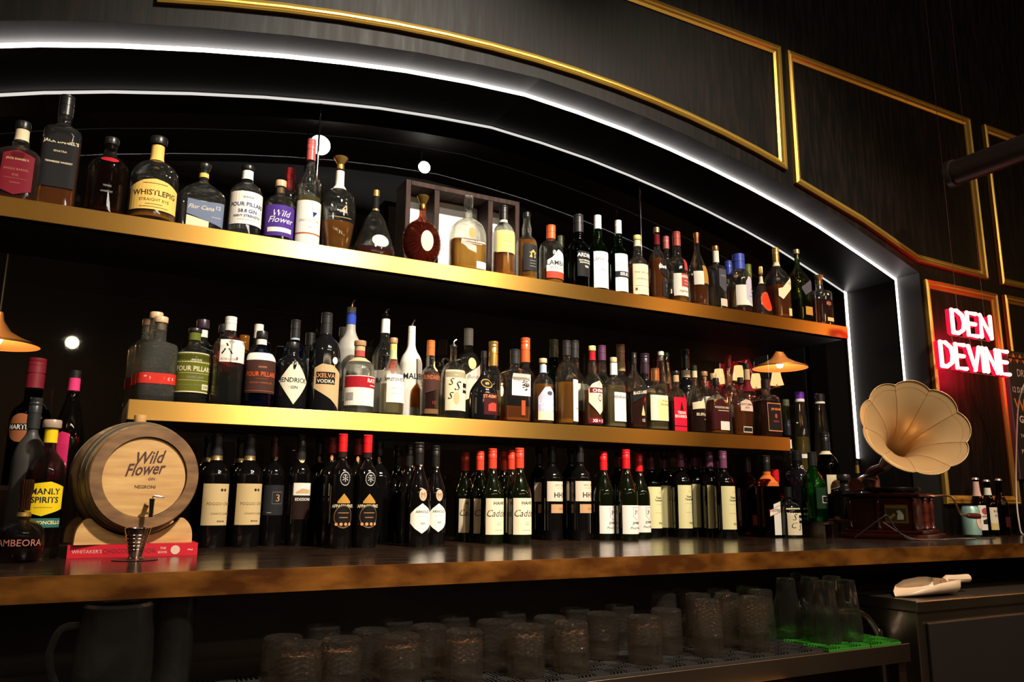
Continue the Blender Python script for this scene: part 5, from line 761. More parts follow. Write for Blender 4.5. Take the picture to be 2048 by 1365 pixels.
def shelf(label, xa, xb, z0, z1):
    t = thing('brass_shelf', label, 'shelf', (xa, 2.25, z0)); w_, h_ = xb-xa, z1-z0
    mb = MB(); mb.box(.0005, w_-.0005, .0305, .3695, .001, h_-.0003); mb.build('shelf_board', principled('black_shelf_board', (.010, .008, .007), .45), t)
    mb = MB(); mb.box(0, w_, 0, .030, 0, h_); mb.build('brass_nosing', brass, t, bevel=.0012)
shelf('long brushed brass shelf, the upper of the two', -.35, 2.828, .677, .729)
shelf('shorter brushed brass shelf, the lower of the two', .095, 2.446, .190, .242)
chrome = principled('chrome', (.8, .8, .78), .12, 1)
for x, l in ((.609, 'chrome hanging rod between arch and top shelf, behind the tall vodka bottle'), (1.966, 'chrome hanging rod between arch and top shelf, right of centre')):
    zt = arcz(x, -.056)-.03
    t = thing('hanging_rod', l, 'rod', (x, 2.54, .7292)); mb = MB(); mb.tube([(0, 0, 0), (0, 0, zt-.7292+.03)], .004, 12); mb.build('rod', chrome, t, True)
    mb = MB(); mb.lathe([(0, 0), (.011, 0), (.011, .006), (.006, .012), (0, .012)], 16); mb.build('rod_foot', chrome, t, True)

# ---------------------------------------------------------------- back bar counter
ctop = noise_mix(principled('dark_varnished_top', (.02, .012, .008), .16, 0, .6), (.008, .005, .004), (.035, .018, .010), 5, (2, 14, 1), 7, .35, .75, .12, (.10, .26))
cedge = noise_mix(principled('copper_burl_edge', (.3, .14, .04), .34, .55), (.085, .025, .004), (.30, .11, .014), 9, (1, 1, 2.2), 10, .38, .68, .5, (.26, .5))
mb = MB()
mb.box(-2.6, 3.13, 1.604, 2.6195, -.178, -.135); mb.box(3.13, 5.6, 1.604, 2.1245, -.178, -.135)
mb.box(-2.6, 5.6, 1.598, 1.6038, -.1785, -.1346, 1)
tag(mb.build('bar_counter', [ctop, cedge]), 'long dark varnished back bar counter with a copper-brown front edge', 'counter')
under = noise_mix(principled('under_counter_panel', (.02, .01, .01), .5), (.012, .007, .006), (.03, .018, .014), 6, (1, 1, 3), 4)
mb = MB(); mb.box(-2.6, 5.6, 2.02, 2.06, -1.0995, -.179)
tag(mb.build('under_counter_panel', under), 'dark panelled front beneath the back bar counter', 'panel')
# ---------------------------------------------------------------- steel glass shelf
steel = noise_mix(principled('brushed_steel', (.55, .42, .33), .28, 1), (.42, .32, .25), (.60, .47, .36), 3, (.5, .5, .5), 2, .3, .7, 0, (.24, .34))
t = thing('steel_glass_rack', 'stainless steel shelf under the counter carrying upturned tumblers', 'rack', (.4, 1.43, -.40))
mb = MB(); mb.box(-1.9, 1.535, 0, .56, .0, .036); mb.build('rack_top', steel, t, bevel=.002)
mb = MB(); mb.box(-1.9, 1.535, -.006, -.0005, -.004, .040); mb.build('front_lip', steel, t, bevel=.001)
for x in (-1.85, 1.505):
    mb = MB(); mb.box(x, x+.028, .01, .038, -.7, -.0005); mb.build('leg', steel, t)
t = thing('bar_rail', 'polished brass-toned rail below the steel glass shelf', 'rail', (1.0, 1.40, -.44)); mb = MB()
mb.box(-1.4, .50, 0, .05, 0, .03); mb.build('rail_bar', principled('polished_brass', (.7, .42, .14), .18, 1), t, bevel=.002)
mb = MB(); mb.box(.44, .47, .01, .04, -.6595, -.0003); mb.build('leg', steel, t)
rub = principled('black_rubber', (.012, .012, .012), .55)
grn = principled('green_rubber', (.02, .17, .012), .42)
ZR = -.3638
def bar_mat(x, y, sx, sy, m, label, nx, ny, rz=0):
    t = thing('bar_mat', label, 'mat', (x, y, ZR), None, rz)
    mb = MB(); mb.box(0, sx, 0, sy, 0, .006); mb.build('mat_base', m, t, bevel=.001)
    mb = MB()
    for i in range(nx):
        for j in range(ny):
            cx, cy = sx*(i+.5)/nx, sy*(j+.5)/ny; hx, hy = sx/nx*.46, sy/ny*.46
            for k in range(4):
                if (i+j) % 2: mb.box(cx-hx, cx+hx, cy-hy+k*hy*.5, cy-hy+k*hy*.5+hy*.22, .0061, .0105)
                else: mb.box(cx-hx+k*hx*.5, cx-hx+k*hx*.5+hx*.22, cy-hy, cy+hy, .0061, .0105)
    mb.build('ridges', m, t)
    return t
bar_mat(1.655, 1.440, .150, .31, grn, 'green ribbed bar mat, the left one of two under the tall glasses', 4, 8)
bar_mat(1.8085, 1.440, .115, .31, grn, 'green ribbed bar mat, the right one of two under the tall glasses', 3, 8)
bar_mat(.70, 1.445, .94, .30, rub, 'long black rubber mat under the upturned tumblers', 24, 8)
bar_mat(-.30, 1.445, .98, .30, rub, 'black rubber mat under the tumblers at the left', 24, 8)
# ---------------------------------------------------------------- tumblers (upturned, cut pattern)
def cutglass_mat():
    m = glass('cut_tumbler_glass', (1, .95, .88), (.90, .84, .77), 1.5, .01, .5, False, .005)
    nt = m.node_tree; n = nt.nodes; L = nt.links
    g = [x for x in n if x.type == 'BSDF_PRINCIPLED'][0]
    tc = n.new('ShaderNodeTexCoord'); sep = n.new('ShaderNodeSeparateXYZ'); L.new(tc.outputs['Object'], sep.inputs[0])
    at = n.new('ShaderNodeMath'); at.operation = 'ARCTAN2'; L.new(sep.outputs[1], at.inputs[0]); L.new(sep.outputs[0], at.inputs[1])
    def mth(op, a, b):
        x = n.new('ShaderNodeMath'); x.operation = op
        for i, q in enumerate((a, b)):
            if q is None: continue
            if isinstance(q, (int, float)): x.inputs[i].default_value = q
            else: L.new(q, x.inputs[i])
        return x.outputs[0]
    U = mth('MULTIPLY', at.outputs[0], 9.0/PI*PI/2); Z = mth('MULTIPLY', sep.outputs[2], 330.0)
    a = mth('ABSOLUTE', mth('SINE', mth('ADD', U, Z), None), None); b = mth('ABSOLUTE', mth('SINE', mth('SUBTRACT', U, Z), None), None)
    hgt = mth('MINIMUM', a, b)
    band = mth('MULTIPLY', hgt, mth('GREATER_THAN', sep.outputs[2], .042))
    bp = n.new('ShaderNodeBump'); bp.inputs['Strength'].default_value = 1.0; bp.inputs['Distance'].default_value = .0035
    L.new(band, bp.inputs['Height']); L.new(bp.outputs[0], g.inputs['Normal']); return m
tg = cutglass_mat(); pg = glass('plain_glass', (1, .98, .95), (.88, .86, .82), 1.5, 0, .5, False, .004)
def tumbler_proto(h, r0_, r1_):
    t = thing('tumbler', 'x', 'glass', (0, 0, 0)); mb = MB(); th = .0028
    # upturned: rim at z=0, thick base on top
    mb.lathe([(r0_-th, 0.0), (r0_-th*.5, -.0), (r0_, .002), (r0_*.99, h*.4), (r1_, h*.86), (r1_*.99, h*.96), (r1_*.90, h), (0, h-.002)], 30)
    mb.lathe([(r0_-th, .0), (r0_-th, h*.4), (r1_-th, h*.80), (r1_*.75, h*.86), (0, h*.865)][::-1], 30)
    mb.build('tumbler_glass', tg, t, True); return t
def clone(root, loc, label=None, group=None, rz=0):
    r = root.copy(); C.objects.link(r); r.location = loc; r.rotation_euler = (0, 0, rz)
    if label: r['label'] = label
    if group: r['group'] = group
    for ch in root.children:
        c = ch.copy(); C.objects.link(c); c.parent = r
        for g in ch.children:
            d = g.copy(); C.objects.link(d); d.parent = c
    return r
ZG = ZR+.0108
low = tumbler_proto(.098, .0385, .0360); tall = tumbler_proto(.124, .0345, .031)
GL_=[('low',0.3806,1.5,'low upturned cut-glass tumbler, leftmost in the front row'),
('low',0.458,1.512,'low upturned cut-glass tumbler, second from the left in the front row'),
('low',0.5708,1.5,'low upturned cut-glass tumbler, third from the left in the front row'),
('low',0.7007,1.5,'low upturned cut-glass tumbler, fourth from the left in the front row'),
('low',0.8415,1.5,'low upturned cut-glass tumbler, fifth from the left in the front row'),
('low',0.9507,1.5,'low upturned cut-glass tumbler, sixth from the left in the front row'),
('low',1.1438,1.5,'low upturned cut-glass tumbler, rightmost in the front row'),
('low',0.3668,1.58,'low upturned cut-glass tumbler, leftmost in the second row'),
('low',0.5386,1.585,'low upturned cut-glass tumbler, second from the left in the second row'),
('low',0.6611,1.585,'low upturned cut-glass tumbler, third from the left in the second row'),
('low',0.8083,1.585,'low upturned cut-glass tumbler, fourth from the left in the second row'),
('low',0.9492,1.585,'low upturned cut-glass tumbler, fifth from the left in the second row'),
('low',1.0865,1.585,'low upturned cut-glass tumbler, sixth from the left in the second row'),
('low',1.2606,1.57,'low upturned cut-glass tumbler, rightmost in the second row'),
('low',0.4651,1.67,'low upturned cut-glass tumbler, leftmost in the back row'),
('low',0.623,1.67,'low upturned cut-glass tumbler, second from the left in the back row'),
('low',0.7542,1.67,'low upturned cut-glass tumbler, third from the left in the back row'),
('low',0.8954,1.67,'low upturned cut-glass tumbler, fourth from the left in the back row'),
('low',1.0685,1.67,'low upturned cut-glass tumbler, fifth from the left in the back row'),
('low',1.1977,1.67,'low upturned cut-glass tumbler, rightmost in the back row'),
('tall',1.3268,1.5,'tall upturned cut-glass tumbler, leftmost in the front row'),
('tall',1.4707,1.5,'tall upturned cut-glass tumbler, rightmost in the front row'),
('tall',1.3876,1.6,'tall upturned cut-glass tumbler, leftmost in the second row'),
('tall',1.4586,1.575,'tall upturned cut-glass tumbler, second from the left in the second row'),
('tall',1.5966,1.6,'tall upturned cut-glass tumbler, rightmost in the second row'),
('tall',1.3274,1.66,'tall upturned cut-glass tumbler, leftmost in the back row'),
('tall',1.4251,1.7,'tall upturned cut-glass tumbler, second from the left in the back row'),
('tall',1.5075,1.66,'tall upturned cut-glass tumbler, third from the left in the back row'),
('tall',1.632,1.68,'tall upturned cut-glass tumbler, rightmost in the back row'),
]
used = set()
for k, x, y, l in GL_:
    p = low if k == 'low' else tall; g = 'upturned cut-glass tumblers on the steel shelf'
    if k in used: clone(p, (x, y, ZG), l, g, random.uniform(0, .6))
    else: used.add(k); p.location = (x, y, ZG); p['label'] = l; p['group'] = g

# ---------------------------------------------------------------- tall beer glasses on the green mats
def pint():
    t = thing('beer_glass', 'x', 'glass'); mb = MB(); h = .150
    o_ = [(0, .0), (.033, 0), (.036, .004), (.0365, .02), (.035, .05), (.031, .085), (.0265, .115), (.0245, .135), (.0245, .146), (.0225, .150), (0, .149)]
    mb.lathe(o_, 28); mb.lathe([(0, .138), (.021, .137), (.0222, .13), (.0243, .112), (.0288, .083), (.0326, .05), (.0340, .02), (.0335, .003), (.032, .0005)], 28)
    mb.build('glass_wall', pg, t, True); return t
bgp = pint(); first = True
for x, y, l in ((1.72, 1.50, 'tall tapered glass on the green mat, front left of its cluster'), (1.80, 1.50, 'tall tapered glass on the green mat, front and centre'), (1.765, 1.585, 'tall tapered glass in the middle of the green mats'), (1.85, 1.585, 'tall tapered glass on the green mat, right of its cluster'), (1.69, 1.60, 'tall tapered glass at the left rear of the green mat'), (1.83, 1.68, 'tall tapered glass at the right rear of the green mat')):
    if first: bgp.location = (x, y, ZG); bgp['label'] = l; bgp['group'] = 'tall glasses on the green mats'; first = False
    else: clone(bgp, (x, y, ZG), l, 'tall glasses on the green mats')
# dim glass jug and tall glass lower left
t = thing('glass_jug', 'dim clear glass jug with a handle in the shadows below the counter, lower left', 'jug', (.085, 1.60, ZG))
mb = MB(); mb.lathe([(0, 0), (.055, 0), (.060, .004), (.063, .06), (.060, .12), (.054, .15), (.056, .165), (.050, .17), (.050, .163), (.048, .15), (.055, .12), (.058, .06), (.055, .008), (0, .007)], 32); mb.build('jug_body', pg, t, True)
mb = MB(); mb.tube(catmull([(-.058, 0, .135), (-.085, 0, .13), (-.098, 0, .09), (-.085, 0, .045), (-.062, 0, .03)], 5), .006, 8); mb.build('handle', pg, t, True)
t = thing('tall_glass', 'dim tall straight glass right of the jug in the shadows, lower left', 'glass', (.185, 1.66, ZG))
mb = MB(); mb.lathe([(0, 0), (.030, 0), (.032, .004), (.036, .17), (.0345, .17), (.0295, .012), (0, .011)], 28); mb.build('glass_wall', pg, t, True)
# ---------------------------------------------------------------- stainless cabinet, scoop, steel tube
t = thing('steel_cabinet', 'stainless steel undercounter cabinet with a dark door, lower right', 'cabinet', (2.10, 1.517, -1.0995))
mb = MB(); mb.box(0, 1.3, 0, .49, 0, .795); mb.build('cabinet_body', steel, t, bevel=.003)
mb = MB(); mb.box(-.004, 1.304, -.006, .492, .7952, .8252); mb.build('cabinet_top', steel, t, bevel=.003)
mb = MB(); mb.box(.035, 1.28, -.010, -.0004, .04, .765); mb.build('door', principled('dark_door_panel', (.018, .014, .013), .35), t, bevel=.003)
t = thing('ice_scoop', 'cream plastic ice scoop lying on the stainless cabinet', 'scoop', (2.13, 1.60, -.2738))
mb = MB(); vs = []; fs = []; prof = [(0, .003, .003), (.03, .03, .012), (.07, .052, .026), (.12, .060, .038), (.19, .061, .044), (.225, .056, .044), (.235, .045, .042)]
ns = 13
for x, wd, hh in prof:
    for k in range(ns):
        a = PI*k/(ns-1); q = 1-abs(math.cos(a))**3
        vs.append((x, -math.cos(a)*wd+.0, hh-math.sin(a)**.55*hh*1.0+.0005))
for i in range(len(prof)-1):
    for k in range(ns-1): fs.append((i*ns+k, (i+1)*ns+k, (i+1)*ns+k+1, i*ns+k+1))
fs.append(tuple((len(prof)-1)*ns+k for k in range(ns)))
mb.add(vs, fs); pl = principled('cream_plastic', (.72, .52, .36), .35)
o = mb.build('scoop_bowl', pl, t, True); so = o.modifiers.new('s', 'SOLIDIFY'); so.thickness = .002; so.offset = 1
mb = MB(); mb.tube([(.228, 0, .036), (.245, 0, .042), (.29, 0, .040), (.345, 0, .040), (.352, 0, .036)], [.010, .012, .0125, .013, .008], 10); mb.build('handle', pl, t, True)
t = thing('steel_grab_tube', 'curved steel tube rising beside the glass shelf, left of the steel cabinet', 'tube', (1.925, 1.62, -.30))
mb = MB(); mb.tube(catmull([(-.06, .06, -.006), (0, .0, -.002), (.06, 0, -.008), (.105, 0, -.03), (.138, 0, -.075), (.150, 0, -.13), (.154, 0, -.7990)], 6), .0085, 12); mb.build('tube', chrome, t, True)

# ---------------------------------------------------------------- bottles
for b in BOTTLES: bottle(*b)

# rope / handles etc. are part of their bottles (built with the bottles above)
# ---------------------------------------------------------------- risers on the counter
rm = noise_mix(principled('dark_riser_wood', (.03, .018, .012), .35), (.02, .012, .008), (.07, .035, .02), 6, (1, 10, 1), 5)
def riser(label, xa, xb, ya, yb, zt, th=.012):
    t = thing('bottle_riser', label, 'riser', (xa, ya, -.135)); H = zt+.135
    mb = MB(); mb.box(0, xb-xa, 0, yb-ya, H-th, H-.0002); mb.build('riser_top', rm, t, bevel=.001)
    for x in (0.0, xb-xa-.012):
        mb = MB(); mb.box(x, x+.012, .004, yb-ya-.004, .0004, H-th-.0003); mb.build('leg', rm, t)
riser('dark wooden riser carrying bottles at the far left of the counter', -.22, .012, 2.222, 2.44, .02)
riser('low dark wooden riser carrying bottles behind the gramophone', 2.682, 3.02, 2.30, 2.500, -.075)
riser('small low riser under the bright green bottle', 2.428, 2.486, 2.10, 2.19, -.075)
riser('taller dark riser carrying the very tall tapering bottles', 2.70, 3.01, 2.506, 2.598, .03)

# ---------------------------------------------------------------- display frame on the top shelf
t = thing('display_frame', 'three-compartment brown wooden display frame with bright white backing on the top shelf', 'frame', (.899, 2.46, .7294))
fm = noise_mix(principled('brown_frame_wood', (.10, .055, .045), .6, 0, .12), (.022, .011, .009), (.048, .024, .020), 10, (8, 1, 1), 5)
W, H, D_ = .446, .352, .10; b_ = .018
for nm, q in (('side_panel', (0, b_, 0, D_, 0, H)), ('side_panel', (W-b_, W, 0, D_, 0, H)), ('top_panel', (b_+.0002, W-b_-.0002, 0, D_, H-b_, H)), ('bottom_panel', (b_+.0002, W-b_-.0002, 0, D_, 0, b_)), ('divider', (.106, .126, 0, D_-.008, b_+.0002, H-b_-.0002)), ('divider', (.316, .336, 0, D_-.008, b_+.0002, H-b_-.0002))):
    mb = MB(); mb.box(*q); mb.build(nm, fm, t, bevel=.0015)
mb = MB(); mb.box(b_+.0003, W-b_-.0003, D_-.0075, D_-.001, b_+.0003, H-b_-.0003); mb.build('white_backing', principled('white_backing_board', (.85, .84, .78), .5), t)['label'] = 'bright white backing board'

# ---------------------------------------------------------------- flat lettering helper
def flat_text(mb, s, x, z, hgt, y, st='', mi=0, maxw=None, shear=0):
    tv, tf = text_mesh(s, st)
    if not tv: return
    wd = (max(v[0] for v in tv)-min(v[0] for v in tv))*hgt; k = min(1, maxw/wd) if maxw else 1
    mb.add([(x+a*hgt*k, y, z+b*hgt+a*hgt*k*shear) for a, b in tv], tf, mi)
# ---------------------------------------------------------------- barrel group
t = thing('chocolate_cookbook', 'thick red hardback lying flat under the barrel stand, spine outward', 'book', (-.004, 2.02, -.1348))
mb = MB(); mb.box(0, .262, .004, .19, .003, .025); mb.build('page_block', principled('book_pages', (.55, .45, .35), .7), t)
mb = MB(); rd = principled('red_book_cover', (.50, .012, .025), .35); ltp = principled('book_lettering', (.62, .42, .34), .5); dkp = principled('book_dark_lettering', (.10, .01, .015), .5)
mb.box(-.001, .264, 0, .194, 0, .0028); mb.box(-.001, .264, 0, .194, .0252, .028); mb.box(-.001, .264, -.002, .0035, .0, .028)
flat_text(mb, "WHITAKER'S", .037, .0135, .0075, -.0024, '', 1, .062); flat_text(mb, 'CHOCOLATE', .105, .0135, .010, -.0024, '', 2, .075); flat_text(mb, 'COOK', .155, .0135, .010, -.0024, '', 2)
flat_text(mb, 'THE', .190, .018, .005, -.0024, 'b', 1); flat_text(mb, 'BOOK', .190, .009, .005, -.0024, 'b', 1)
mb.lathe([(0, 0), (.010, 0), (.010, .0004), (0, .0004)], 16, (.216, -.0028, .0135), 'y', 1)
flat_text(mb, '~', .248, .0135, .004, -.0024, 'b', 1)
mb.build('cover', [rd, ltp, dkp], t)['label'] = 'red cover with pale spine lettering'
oak = noise_mix(principled('pale_oak', (.55, .34, .14), .5), (.42, .22, .075), (.60, .36, .13), 7, (1, 1, 9), 6, .35, .7)
staves = noise_mix(principled('grey_oak_staves', (.30, .2, .10), .55), (.20, .125, .055), (.40, .27, .13), 8, (14, 2, 2), 6, .35, .7, .3)
rimm = noise_mix(principled('dark_oak_rim', (.16, .08, .03), .5), (.11, .05, .018), (.24, .12, .04), 12, (1, 1, 4), 6, .35, .7, .25)
burn = principled('burnt_lettering', (.05, .012, .006), .6)
t = thing('barrel_stand', 'pale wooden stand with rounded ends holding the small barrel on the red book', 'stand', (.133, 2.0, -.1065), None, math.radians(10))
def halfplate(y0, y1):
    mb = MB(); pts = []
    N_ = 40
    for i in range(N_+1):
        a = PI*i/N_; x = -.124*math.cos(a); z = .078*math.sin(a)**.62
        cut = .041+.1045+.0; zc = (.041+.1065)-math.sqrt(max(0, .1305**2-x*x)) if abs(x) < .1305 else 9
        z = min(z, max(.012, zc-.0018)) if abs(x) < .112 else z
        pts.append((x, z))
    n = len(pts); vs = [(x, y0, z) for x, z in pts]+[(x, y1, z) for x, z in pts]+[(x, y0, 0) for x, z in pts]+[(x, y1, 0) for x, z in pts]
    fs = []
    for i in range(n-1):
        fs += [(i, 2*n+i, 2*n+i+1, i+1)[::-1], (n+i, n+i+1, 3*n+i+1, 3*n+i)[::-1], (i, i+1, n+i+1, n+i)[::-1], (2*n+i, 3*n+i, 3*n+i+1, 2*n+i+1)[::-1]]
    mb.add(vs, fs); return mb
halfplate(.030, .048).build('cradle_board', oak, t); halfplate(.150, .168).build('cradle_board', oak, t)
mb = MB(); mb.box(-.10, .10, .0484, .1496, .0005, .011); mb.build('base_board', oak, t)
t = thing('oak_barrel', 'small oak cask with burnt script lettering and a steel tap on its round head', 'barrel', (.133, 2.0, .041), None, math.radians(10))
L_ = .205
def bprof(s, g=0): return .1155+.0155*math.sin(PI*s)+g
mb = MB(); pr = [(bprof(i/16), L_*i/16) for i in range(17)]
mb.lathe([(.100, 0.0)]+pr+[(.100, L_), (0, L_)], 64, (0, 0, 0), 'y'); mb.build('staves', staves, t, True)
mb = MB(); mb.lathe([(.0895, -.0075), (.0905, -.0085), (.1140, -.0085), (.1165, -.0055), (.1165, -.0003), (.0895, -.0003)], 64, (0, 0, 0), 'y'); mb.build('end_rim', rimm, t, True)
for s in (.10, .22, .78, .90):
    mb = MB(); r_ = bprof(s, .0009); mb.lathe([(bprof(s-.035, .0008), L_*(s-.035)), (bprof(s-.035, .0018), L_*(s-.035)), (bprof(s+.035, .0018), L_*(s+.035)), (bprof(s+.035, .0008), L_*(s+.035))], 64, (0, 0, 0), 'y'); mb.build('hoop', principled('dull_iron_hoop', (.20, .16, .12), .5, .7), t, True)
mb = MB(); mb.lathe([(0, -.0020), (.0885, -.0020), (.0885, -.0002)], 64, (0, 0, 0), 'y')
flat_text(mb, 'Wild', .010, .044, .028, -.0024, 'ib', 1, .062, .10); flat_text(mb, 'Flower', .000, .018, .028, -.0024, 'ib', 1, .085, .10)
flat_text(mb, '· GIN ·', .014, -.004, .0065, -.0024, 'b', 1); flat_text(mb, 'NEGRONI', .002, -.022, .0075, -.0024, 'b', 1, .056)
mb.build('barrel_head', [oak, burn], t)
mb = MB(); mb.lathe([(0, .1300), (.013, .1300), (.014, .136), (.014, .146), (.012, .147), (0, .147)], 18, (0, L_*.45, 0)); mb.build('bung', oak, t, True)
mb = MB(); mb.tube([(.010, -.003, -.058), (.010, -.030, -.060), (.010, -.042, -.062)], [.006, .005, .0045], 10); mb.tube([(.010, -.038, -.048), (.010, -.040, -.088)], [.006, .0045], 10); mb.build('tap', chrome, t, True)
mb = MB(); mb.tube([(.010, -.038, -.047), (.012, -.038, -.042), (.036, -.036, -.044)], .0022, 8); mb.build('tap_lever', chrome, t, True)
t = thing('jigger_cup', 'small coppery steel measuring cup standing below the barrel tap', 'cup', (.124, 1.925, -.1334))
mb = MB(); mb.lathe([(0, 0), (.017, 0), (.0175, .002), (.013, .006), (.0145, .012), (.0265, .064), (.0262, .0655), (.0250, .064), (.0135, .014), (0, .013)], 32)
for k in range(5): mb.lathe([(.0165+.0017*k+.0002, .020+.0075*k), (.0170+.0017*k+.0004, .0207+.0075*k), (.0168+.0017*k+.0003, .0214+.0075*k)], 32)
mb.build('cup', principled('copper_steel', (.62, .42, .34), .16, 1), t, True)
mb = MB(); mb.lathe([(0, 0), (.045, 0), (.046, .0012), (0, .0012)], 32)
tag(mb.build('drip_coaster', principled('dark_coaster', (.03, .02, .018), .3), None, loc=(.124, 1.925, -.1348)), 'thin dark round coaster under the measuring cup', 'coaster')

# ---------------------------------------------------------------- gramophone
mah = noise_mix(principled('red_mahogany', (.07, .012, .008), .16, 0, .6), (.04, .007, .005), (.13, .025, .016), 5, (1, 1, 8), 6, .35, .7)
hornm = principled('satin_brass_horn', (.66, .42, .20), .40, .55)
hornm.node_tree.nodes['Principled BSDF'].inputs['Coat Weight'].default_value = .15
RG = math.radians(-68); W_, D2 = .24, .215
O_ = Vector((2.628, 2.150, -.1347)); t = thing('gramophone', 'old mahogany gramophone with a huge flower-shaped brass horn', 'gramophone', tuple(O_), None, RG)
RI = Matrix.Rotation(-RG, 3, 'Z')
def lo(p): return RI @ (Vector(p)-O_)
def slab(nm, x0, x1, y0, y1, z0, z1, m=None, bv=.004):
    mb = MB(); mb.box(x0, x1, y0, y1, z0, z1); return mb.build(nm, m or mah, t, bevel=bv)
slab('plinth', -.03, W_+.042, -.042, D2+.03, 0, .016); slab('plinth_step', -.015, W_+.022, -.022, D2+.015, .0162, .030); slab('case', 0, W_, 0, D2, .0302, .150); slab('lid_board', -.018, W_+.020, -.020, D2+.018, .1502, .164)
for x, y in ((.006, -.004), (.108, -.004), (W_-.004, -.004), (W_+.004, .110), (W_+.004, D2-.006)):
    mb = MB(); mb.lathe([(.009, .0304), (.011, .036), (.007, .044), (.009, .07), (.007, .10), (.0095, .12), (.007, .135), (.011, .142), (.009, .1498)], 16, (x, y, 0)); mb.build('corner_column', mah, t, True)
mb = MB(); mb.lathe([(0, .172), (.112, .172), (.115, .176), (.115, .183), (.112, .187), (0, .187)], 48, (W_/2, D2/2, 0)); mb.lathe([(.02, .1642), (.02, .1725)], 16, (W_/2, D2/2, 0)); mb.build('turntable', principled('black_felt_platter', (.015, .012, .012), .25), t, True)
mb = MB(); mb.lathe([(0, -.004), (.030, -.004), (.033, -.001), (.033, .003), (0, .003)], 28, (-.006, .05, .095), 'x'); mb.build('side_ornament', principled('ornament_brass', (.62, .38, .10), .3, .8), t, True)
ex = .172
mb = MB(); mb.box(ex-.040, ex+.040, -.004, -.0004, .055, .122); pe = mb.build('emblem_plate', [principled('old_gold_plate', (.36, .22, .05), .35, .6)], t)
pe['label'] = 'small gilt emblem plate with lettering'
mb = MB(); mb.box(ex-.034, ex+.034, -.0050, -.0042, .062, .108, 0); flat_text(mb, "His Master's Voice", ex, .1155, .007, -.0046, '', 2, .070)
dog = [(-.012, -.016), (.010, -.016), (.012, .000), (.006, .010), (.000, .018), (-.008, .018), (-.014, .012), (-.008, .008), (-.010, .000)]
mb.add([(ex+.014+x, -.0056, .084+z) for x, z in dog], [tuple(range(len(dog)))], 1)
hrn = [(-.034, -.014), (-.012, .004), (-.018, .012), (-.040, -.008)]; mb.add([(ex+.010+x, -.0055, .080+z) for x, z in hrn], [(0, 1, 2, 3)], 3)
mb.build('emblem', [principled('emblem_green', (.05, .06, .015), .4), pm('offwhite'), pm('gold'), pm('copper')], pe)
mb = MB(); mb.tube([lo(p) for p in catmull([(2.895, 2.02, .012), (2.93, 1.97, .022), (2.935, 1.93, .018), (2.945, 1.92, -.01), (2.96, 1.915, -.045), (2.985, 1.91, -.052)], 5)], .0042, 8); mb.build('crank_arm', principled('crank_brass', (.6, .36, .16), .3, 1), t, True)
mb = MB(); mb.tube([lo(p) for p in [(2.986, 1.91, -.052), (3.0, 1.908, -.052), (3.03, 1.905, -.053), (3.05, 1.90, -.054), (3.056, 1.90, -.054)]], [.006, .010, .0115, .010, .004], 12); mb.build('crank_handle', mah, t, True)
mc = Vector((2.575, 1.80, .262)); ax = Vector((-.47, -.71, .33)).normalized(); right_ = ax.cross(Vector((0, 0, 1))).normalized(); up_ = right_.cross(ax)
hp = [(.0, .198), (.004, .200), (.012, .190), (.028, .170), (.05, .143), (.08, .110), (.12, .078), (.16, .058), (.20, .045), (.25, .035), (.30, .028), (.34, .024)]
NP = 9; seg = 9*12; vs = []; fs = []
def petal(a, s):
    f = max(0, 1-s/.22); ph = (a*NP/(2*PI)) % 1; c = math.sin(PI*ph)
    return 1+.075*f*(c**.7-.55), c
for s, r_ in hp:
    for k in range(seg):
        a = 2*PI*(k+.001)/seg; q, c = petal(a, s); dz = -.010*max(0, 1-s/.06)*(1-c)
        p = mc-ax*(s-dz)+(right_*math.cos(a)+up_*math.sin(a))*r_*q*.90; vs.append(p)
for i in range(len(hp)-1):
    for k in range(seg): fs.append((i*seg+k, i*seg+(k+1) % seg, (i+1)*seg+(k+1) % seg, (i+1)*seg+k))
mb = MB(); mb.add([lo(v) for v in vs], fs); ho = mb.build('horn', hornm, t, True); so = ho.modifiers.new('s', 'SOLIDIFY'); so.thickness = .0015; so.offset = 0
mb = MB()
for n_ in range(NP):
    k = n_*12; mb.tube([lo(vs[i*seg+k]+ax*.0008) for i in range(1, 9)], .0009, 5)
ring = [lo(vs[2*seg+j]*.45+vs[3*seg+j]*.55+ax*.0006) for j in range(seg)]; ring.append(ring[0]); mb.tube(ring, .0008, 5)
mb.build('horn_seams', principled('horn_seam_brass', (.30, .16, .05), .4, .6), t, True)
end = mc-ax*.338; eb = Matrix.Rotation(RG, 3, 'Z') @ Vector((.05, D2-.03, 0))+O_
mb = MB(); mb.tube([lo(p) for p in catmull([tuple(end), tuple(end-ax*.035), (eb.x-.02, eb.y-.005, .110), (eb.x, eb.y, .08), (eb.x, eb.y, .0300)], 6)], .020, 16); mb.build('elbow', principled('aged_red_brass', (.20, .07, .05), .35, .6), t, True)
mb = MB(); mb.tube([lo(p) for p in catmull([(eb.x-.015, eb.y-.02, .088), (2.68, 2.10, .092), (2.60, 2.06, .082), (2.555, 2.05, .066)], 5)], .0095, 10, cap=True); mb.build('tone_arm', principled('tone_arm_nickel', (.35, .30, .26), .25, 1), t, True)
q0 = lo((2.553, 2.05, .058)); mb = MB(); mb.lathe([(0, -.010), (.022, -.010), (.025, -.006), (.025, .006), (.022, .010), (0, .010)], 28, tuple(q0), 'y'); mb.build('sound_box', principled('sound_box_red', (.22, .05, .04), .3, .5), t, True)

